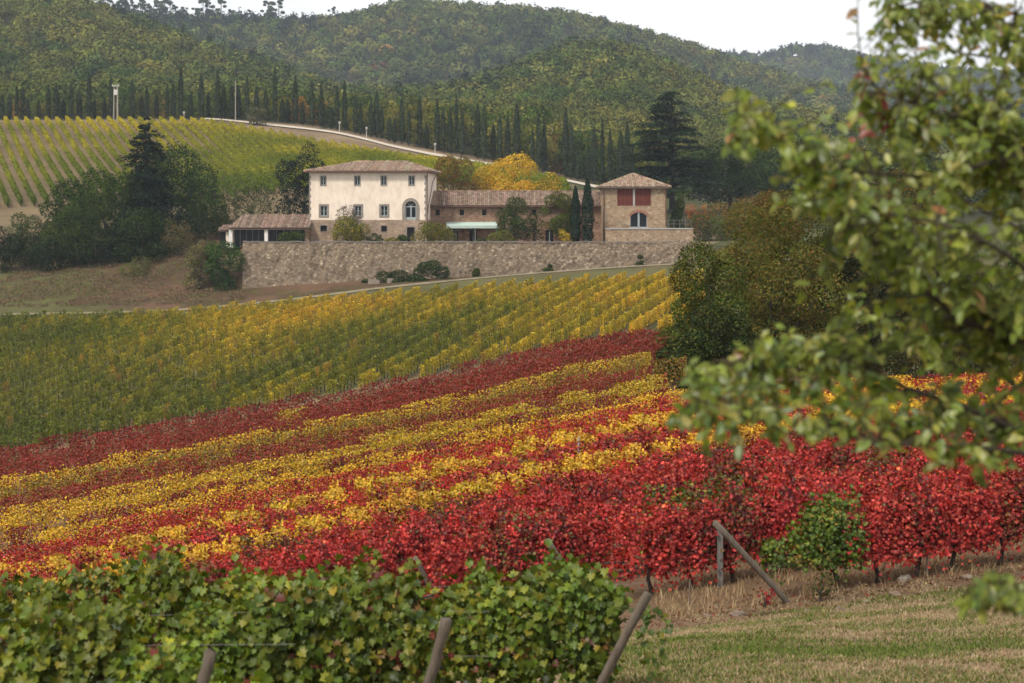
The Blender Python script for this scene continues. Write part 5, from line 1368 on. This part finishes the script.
nrm = ln / np.linalg.norm(ln, axis=1, keepdims=True); t_ = lr_ - nrm * (lr_ * nrm).sum(1, keepdims=True); t_ /= np.linalg.norm(t_, axis=1, keepdims=True)
V, T, C = scatter(T_OVATE, lp, np.stack([t_, np.cross(nrm, t_), nrm], 2), lsz, lc)
tq = np.array(tw_mb.f); tq = np.concatenate([tq[:, :3], tq[:, [0, 2, 3]]]) + len(V)
V = np.concatenate([V, np.array(tw_mb.v)]); T = np.concatenate([T, tq]); C = np.concatenate([C, np.array(tw_mb.c)])
link('foliage', arr_mesh('foliage', V, T, C, M['leaf_tree']), near)
print('near leaves', len(lp))

# ------------------------------------------------------------------ grass strip, clods, stones
rg = np.random.default_rng(81)
def blades(name, n, area, hgt, pal, label, keep, wd=.006):
    y = rg.uniform(area[2], area[3], n); x = rg.uniform(area[0], area[1], n)
    u = 512 + x / y * F; a, p = ap(x, y)
    ok = (u > 560) & (u < 1090) & keep(x, y, p)
    x, y = x[ok], y[ok]; n = len(x); z = H(x, y) + ((noise2(x * .9, y * .9) - .5) * .14 + (noise2(x * 3.1, y * 3.1) - .5) * .05) * .35 - .004
    h = hgt * rg.uniform(.4, 1.3, n); an = rg.random(n) * 6.283; ln_ = rg.uniform(.3, 1.6, n) * h
    dx, dy = np.cos(an), np.sin(an); o = np.stack([x, y, z], 1)
    sd = np.stack([-dy, dx, dx * 0], 1) * (wd * rg.uniform(.7, 1.5, n))[:, None]
    tip = o + np.stack([dx * ln_, dy * ln_, h], 1); mid = o + np.stack([dx * ln_ * .35, dy * ln_ * .35, h * .6], 1)
    V = np.stack([o - sd, o + sd, mid + sd * .7, tip, mid - sd * .7], 1).reshape(-1, 3)
    b = np.arange(n)[:, None] * 5
    T = np.concatenate([b + [0, 1, 2], b + [0, 2, 4], b + [4, 2, 3]])
    o_ = link(name, arr_mesh(name, V, T, np.repeat(pick(rg, pal, n, .25), 5, 0), M['leaf_mid'])); return tag(o_, label, 'grass', None, 'stuff')
area = (.2, 14.5, 23.5, 44)
gmask = lambda x, y: noise2(x * .55 + 9, y * .8) * .65 + noise2(x * 1.9, y * 2.3) * .35
blades('green_grass', 150000, area, .06, [(4, (.065, .10, .018)), (3, (.10, .13, .028)), (2, (.16, .165, .045))], 'patches of short green grass on the strip at the bottom', lambda x, y, p: (p < 37.2) & (gmask(x, y) > .43 - .14 * (y < 28)))
blades('dry_grass', 190000, area, .05, [(4, (.30, .22, .13)), (3, (.22, .16, .09)), (2, (.36, .28, .17))], 'short straw coloured dry grass on the strip at the bottom', lambda x, y, p: (p < 38.6) & (gmask(x, y) < .66) & ((p < 36.6) | (noise2(x * 1.3, y * 1.3) > .45)))
blades('tall_dry_grass', 16000, (3, 16, 38, 48), .22, [(4, (.30, .21, .11)), (3, (.38, .28, .16)), (2, (.2, .13, .07))], 'taller straw grass around the foot of the nearest red row', lambda x, y, p: (p > 37.9) & (p < 42.5) & (noise2(x * 1.1 + 4, y * 1.7) > .47), .005)
# fallen leaves and soil clods under the row
n = 2600; a = rg.uniform(10, 34, n); p = rg.normal(38.4, .8, n); x, y = xy(a, p); z = H(x, y) + .02
V, T, C = scatter(T_KITE, np.stack([x, y, z], 1), frames(np.stack([rg.normal(size=n) * .5, rg.normal(size=n) * .5, np.ones(n)], 1), rg), rg.uniform(.05, .12, n), pick(rg, [(4, (.12, .07, .045)), (3, (.17, .11, .07)), (2, (.16, .03, .025)), (1, (.3, .22, .12))], n))
tag(link('fallen_leaves', arr_mesh('fallen_leaves', V, T, C, M['leaf_mid'])), 'fallen brown and red leaves on the soil below the nearest red row', 'leaf litter', None, 'stuff')
def stone(seed, u, v_Y, s, label, col):
    r = np.random.default_rng(seed); b = G(u, v_Y)
    import bmesh
    bm = bmesh.new(); bmesh.ops.create_icosphere(bm, subdivisions=3, radius=1)
    k = r.uniform(2, 4, 3); ph = r.uniform(0, 6, 3)
    for vv in bm.verts:
        c = vv.co; f = 1 + .16 * math.sin(c.x * k[0] + ph[0]) + .14 * math.sin(c.y * k[1] * 1.4 + ph[1]) + .12 * math.sin(c.z * k[2] * 1.8 + c.x * 3 + ph[2]) + r.normal() * .02
        vv.co = Vector((c.x * f * s[0], c.y * f * s[1], max(c.z * f, -.5) * s[2]))
    me = bpy.data.meshes.new('stone'); bm.to_mesh(me); bm.free()
    at = me.color_attributes.new('tint', 'FLOAT_COLOR', 'POINT'); at.data.foreach_set('color', np.tile([*col, 1], len(me.vertices)).astype(np.float32))
    me.materials.append(M['tint']); tag(link('stone', me, None, b, r.uniform(0, 6)), label, 'stone')
for i, (u, Y, s, lab, col) in enumerate([(738, 40.2, (.16, .12, .11), 'rounded grey brown stone just left of the foot of the tilted pole', (.16, .12, .09)),
        (905, 42.6, (.22, .14, .09), 'flat grey stone lying under the red vines at the right', (.22, .19, .16)), (895, 40.9, (.13, .1, .07), 'brown clod in front of the flat grey stone', (.17, .12, .085)),
        (866, 40.2, (.09, .08, .04), 'small pale stone on the bare soil under the red row', (.32, .27, .21)), (840, 39.3, (.12, .09, .06), 'dark clod on the edge of the grass strip', (.13, .095, .07)),
        (808, 39.6, (.10, .09, .05), 'little brown clod right of the foot of the tilted pole', (.15, .105, .075)), (708, 40.6, (.10, .08, .06), 'small clod by the thin bare stick', (.17, .12, .085)), (968, 42.2, (.14, .1, .06), 'brown stone at the right under the watering hose', (.18, .14, .11))]):
    stone(900 + i, u, Y, s, lab, col)
# low suckers under the nearest row
for i, (u, Y, pal, lab, sz) in enumerate(((821, 40.9, [(3, (.07, .08, .02)), (2, (.12, .10, .03)), (1, (.16, .07, .03))], 'low greenish sprout at the foot of the bushy green vine', .5), (766, 41.0, [(4, (.30, .02, .02)), (2, (.2, .02, .02))], 'little red leaved sprout on the soil by the tilted pole', .3))):
    p = G(u, Y); ms = broadleaf(950 + i, sz * 1.1, sz, sz * 1.3, pal, [150, 45][i], .085, 8, .4, .05, mat='leaf_vine'); place('vine_sprout', ms, p, lab, 'sprout')
# trailing shoots at the end of the back green row
sh = empty('trailing_shoot', G(640, 25.8), 'thin green shoots trailing from the end vine past the leaning post', 'vine shoot')
o = G(640, 25.8); mb = MB(); ps, rl = [], []
for L in ([(585, 600, 26), (612, 607, 25.9), (640, 609, 25.8), (658, 612, 25.8), (668, 622, 25.8)], [(640, 609, 25.8), (648, 620, 25.7), (642, 640, 25.7), (645, 660, 25.7)], [(668, 622, 25.8), (664, 645, 25.7), (655, 668, 25.7), (660, 690, 25.6)], [(598, 610, 26), (612, 622, 26), (618, 640, 25.9)]):
    pts = [P(*q) - o for q in L]; mb.tube(pts, .004, 4, (.12, .10, .035), False)
    for a_, b_ in zip(pts[:-1], pts[1:]):
        for t in np.arange(0, 1, .14): ps.append(a_ + (b_ - a_) * t + rg.normal(size=3) * .04)
ps = np.array(ps); n = len(ps)
nor = np.stack([rg.normal(size=n) * .5, np.full(n, -.8), .5 + rg.normal(size=n) * .4], 1)
V, T, C = scatter(T_VINE, ps, frames(nor, rg, np.tile([0, 0, -1.0], (n, 1))), rg.uniform(.07, .13, n), pick(rg, [(4, (.06, .10, .016)), (2, (.10, .14, .02)), (1, (.18, .16, .03))], n))
link('foliage', arr_mesh('foliage', V, T, C, M['leaf_vine']), sh); mb.build('stem', M['bark'], sh)

n = 22000; u = rg.uniform(-40, 246, n); y = rg.uniform(255.5, 290, n); x = (u - 512) / F * y
ok = noise2(x * .35, y * .5) + .25 * noise2(x * 1.4, y) > .52; x, y = x[ok], y[ok]; n = len(x); hh = rg.uniform(.05, .5, n)
V, T, C = scatter(T_KITE, np.stack([x, y, H(x, y) + hh * .6], 1), frames(np.stack([rg.normal(size=n) * .6, -.6 + rg.normal(size=n) * .4, .6 + 0 * x], 1), rg), rg.uniform(.12, .36, n),
    pick(rg, [(4, (.105, .068, .04)), (3, (.15, .10, .06)), (2, (.075, .052, .032)), (2.5, (.065, .07, .024))], n))
tag(link('dry_weeds', arr_mesh('dry_weeds', V, T, C, M['leaf_mid'])), 'dry brown weeds on the bank left of the long wall', 'weeds', None, 'stuff')

# ------------------------------------------------------------------ the hazy air over the valley
hm, nt, out = new_mat('haze'); pv = nt.nodes.new('ShaderNodeVolumePrincipled')
pv.inputs['Color'].default_value = (.80, .88, 1.0, 1); pv.inputs['Density'].default_value = .00013; pv.inputs['Anisotropy'].default_value = .2
nt.links.new(pv.outputs[0], out.inputs['Volume'])
zmin, zmax = float(gz.min()), 0.0
for ob in COL.objects:
    if ob.type == 'MESH' and ob.name in ('hill_forest', 'ridge_forest', 'far_forest', 'lower_hill_forest'): zmax = max(zmax, max(v[2] for v in ob.bound_box))
zmax = max(zmax, float(gz.max())) + 12
mb = MB(); xm = float(np.abs(gx).max()) + 5
mb.box(-xm, float(gy.min()) - 5, zmin - 1, xm, float(gy.max()) + 5, zmax)
hz = mb.build('haze', hm); tag(hz, 'thin bluish haze filling the air over the valley', 'haze', None, 'stuff')
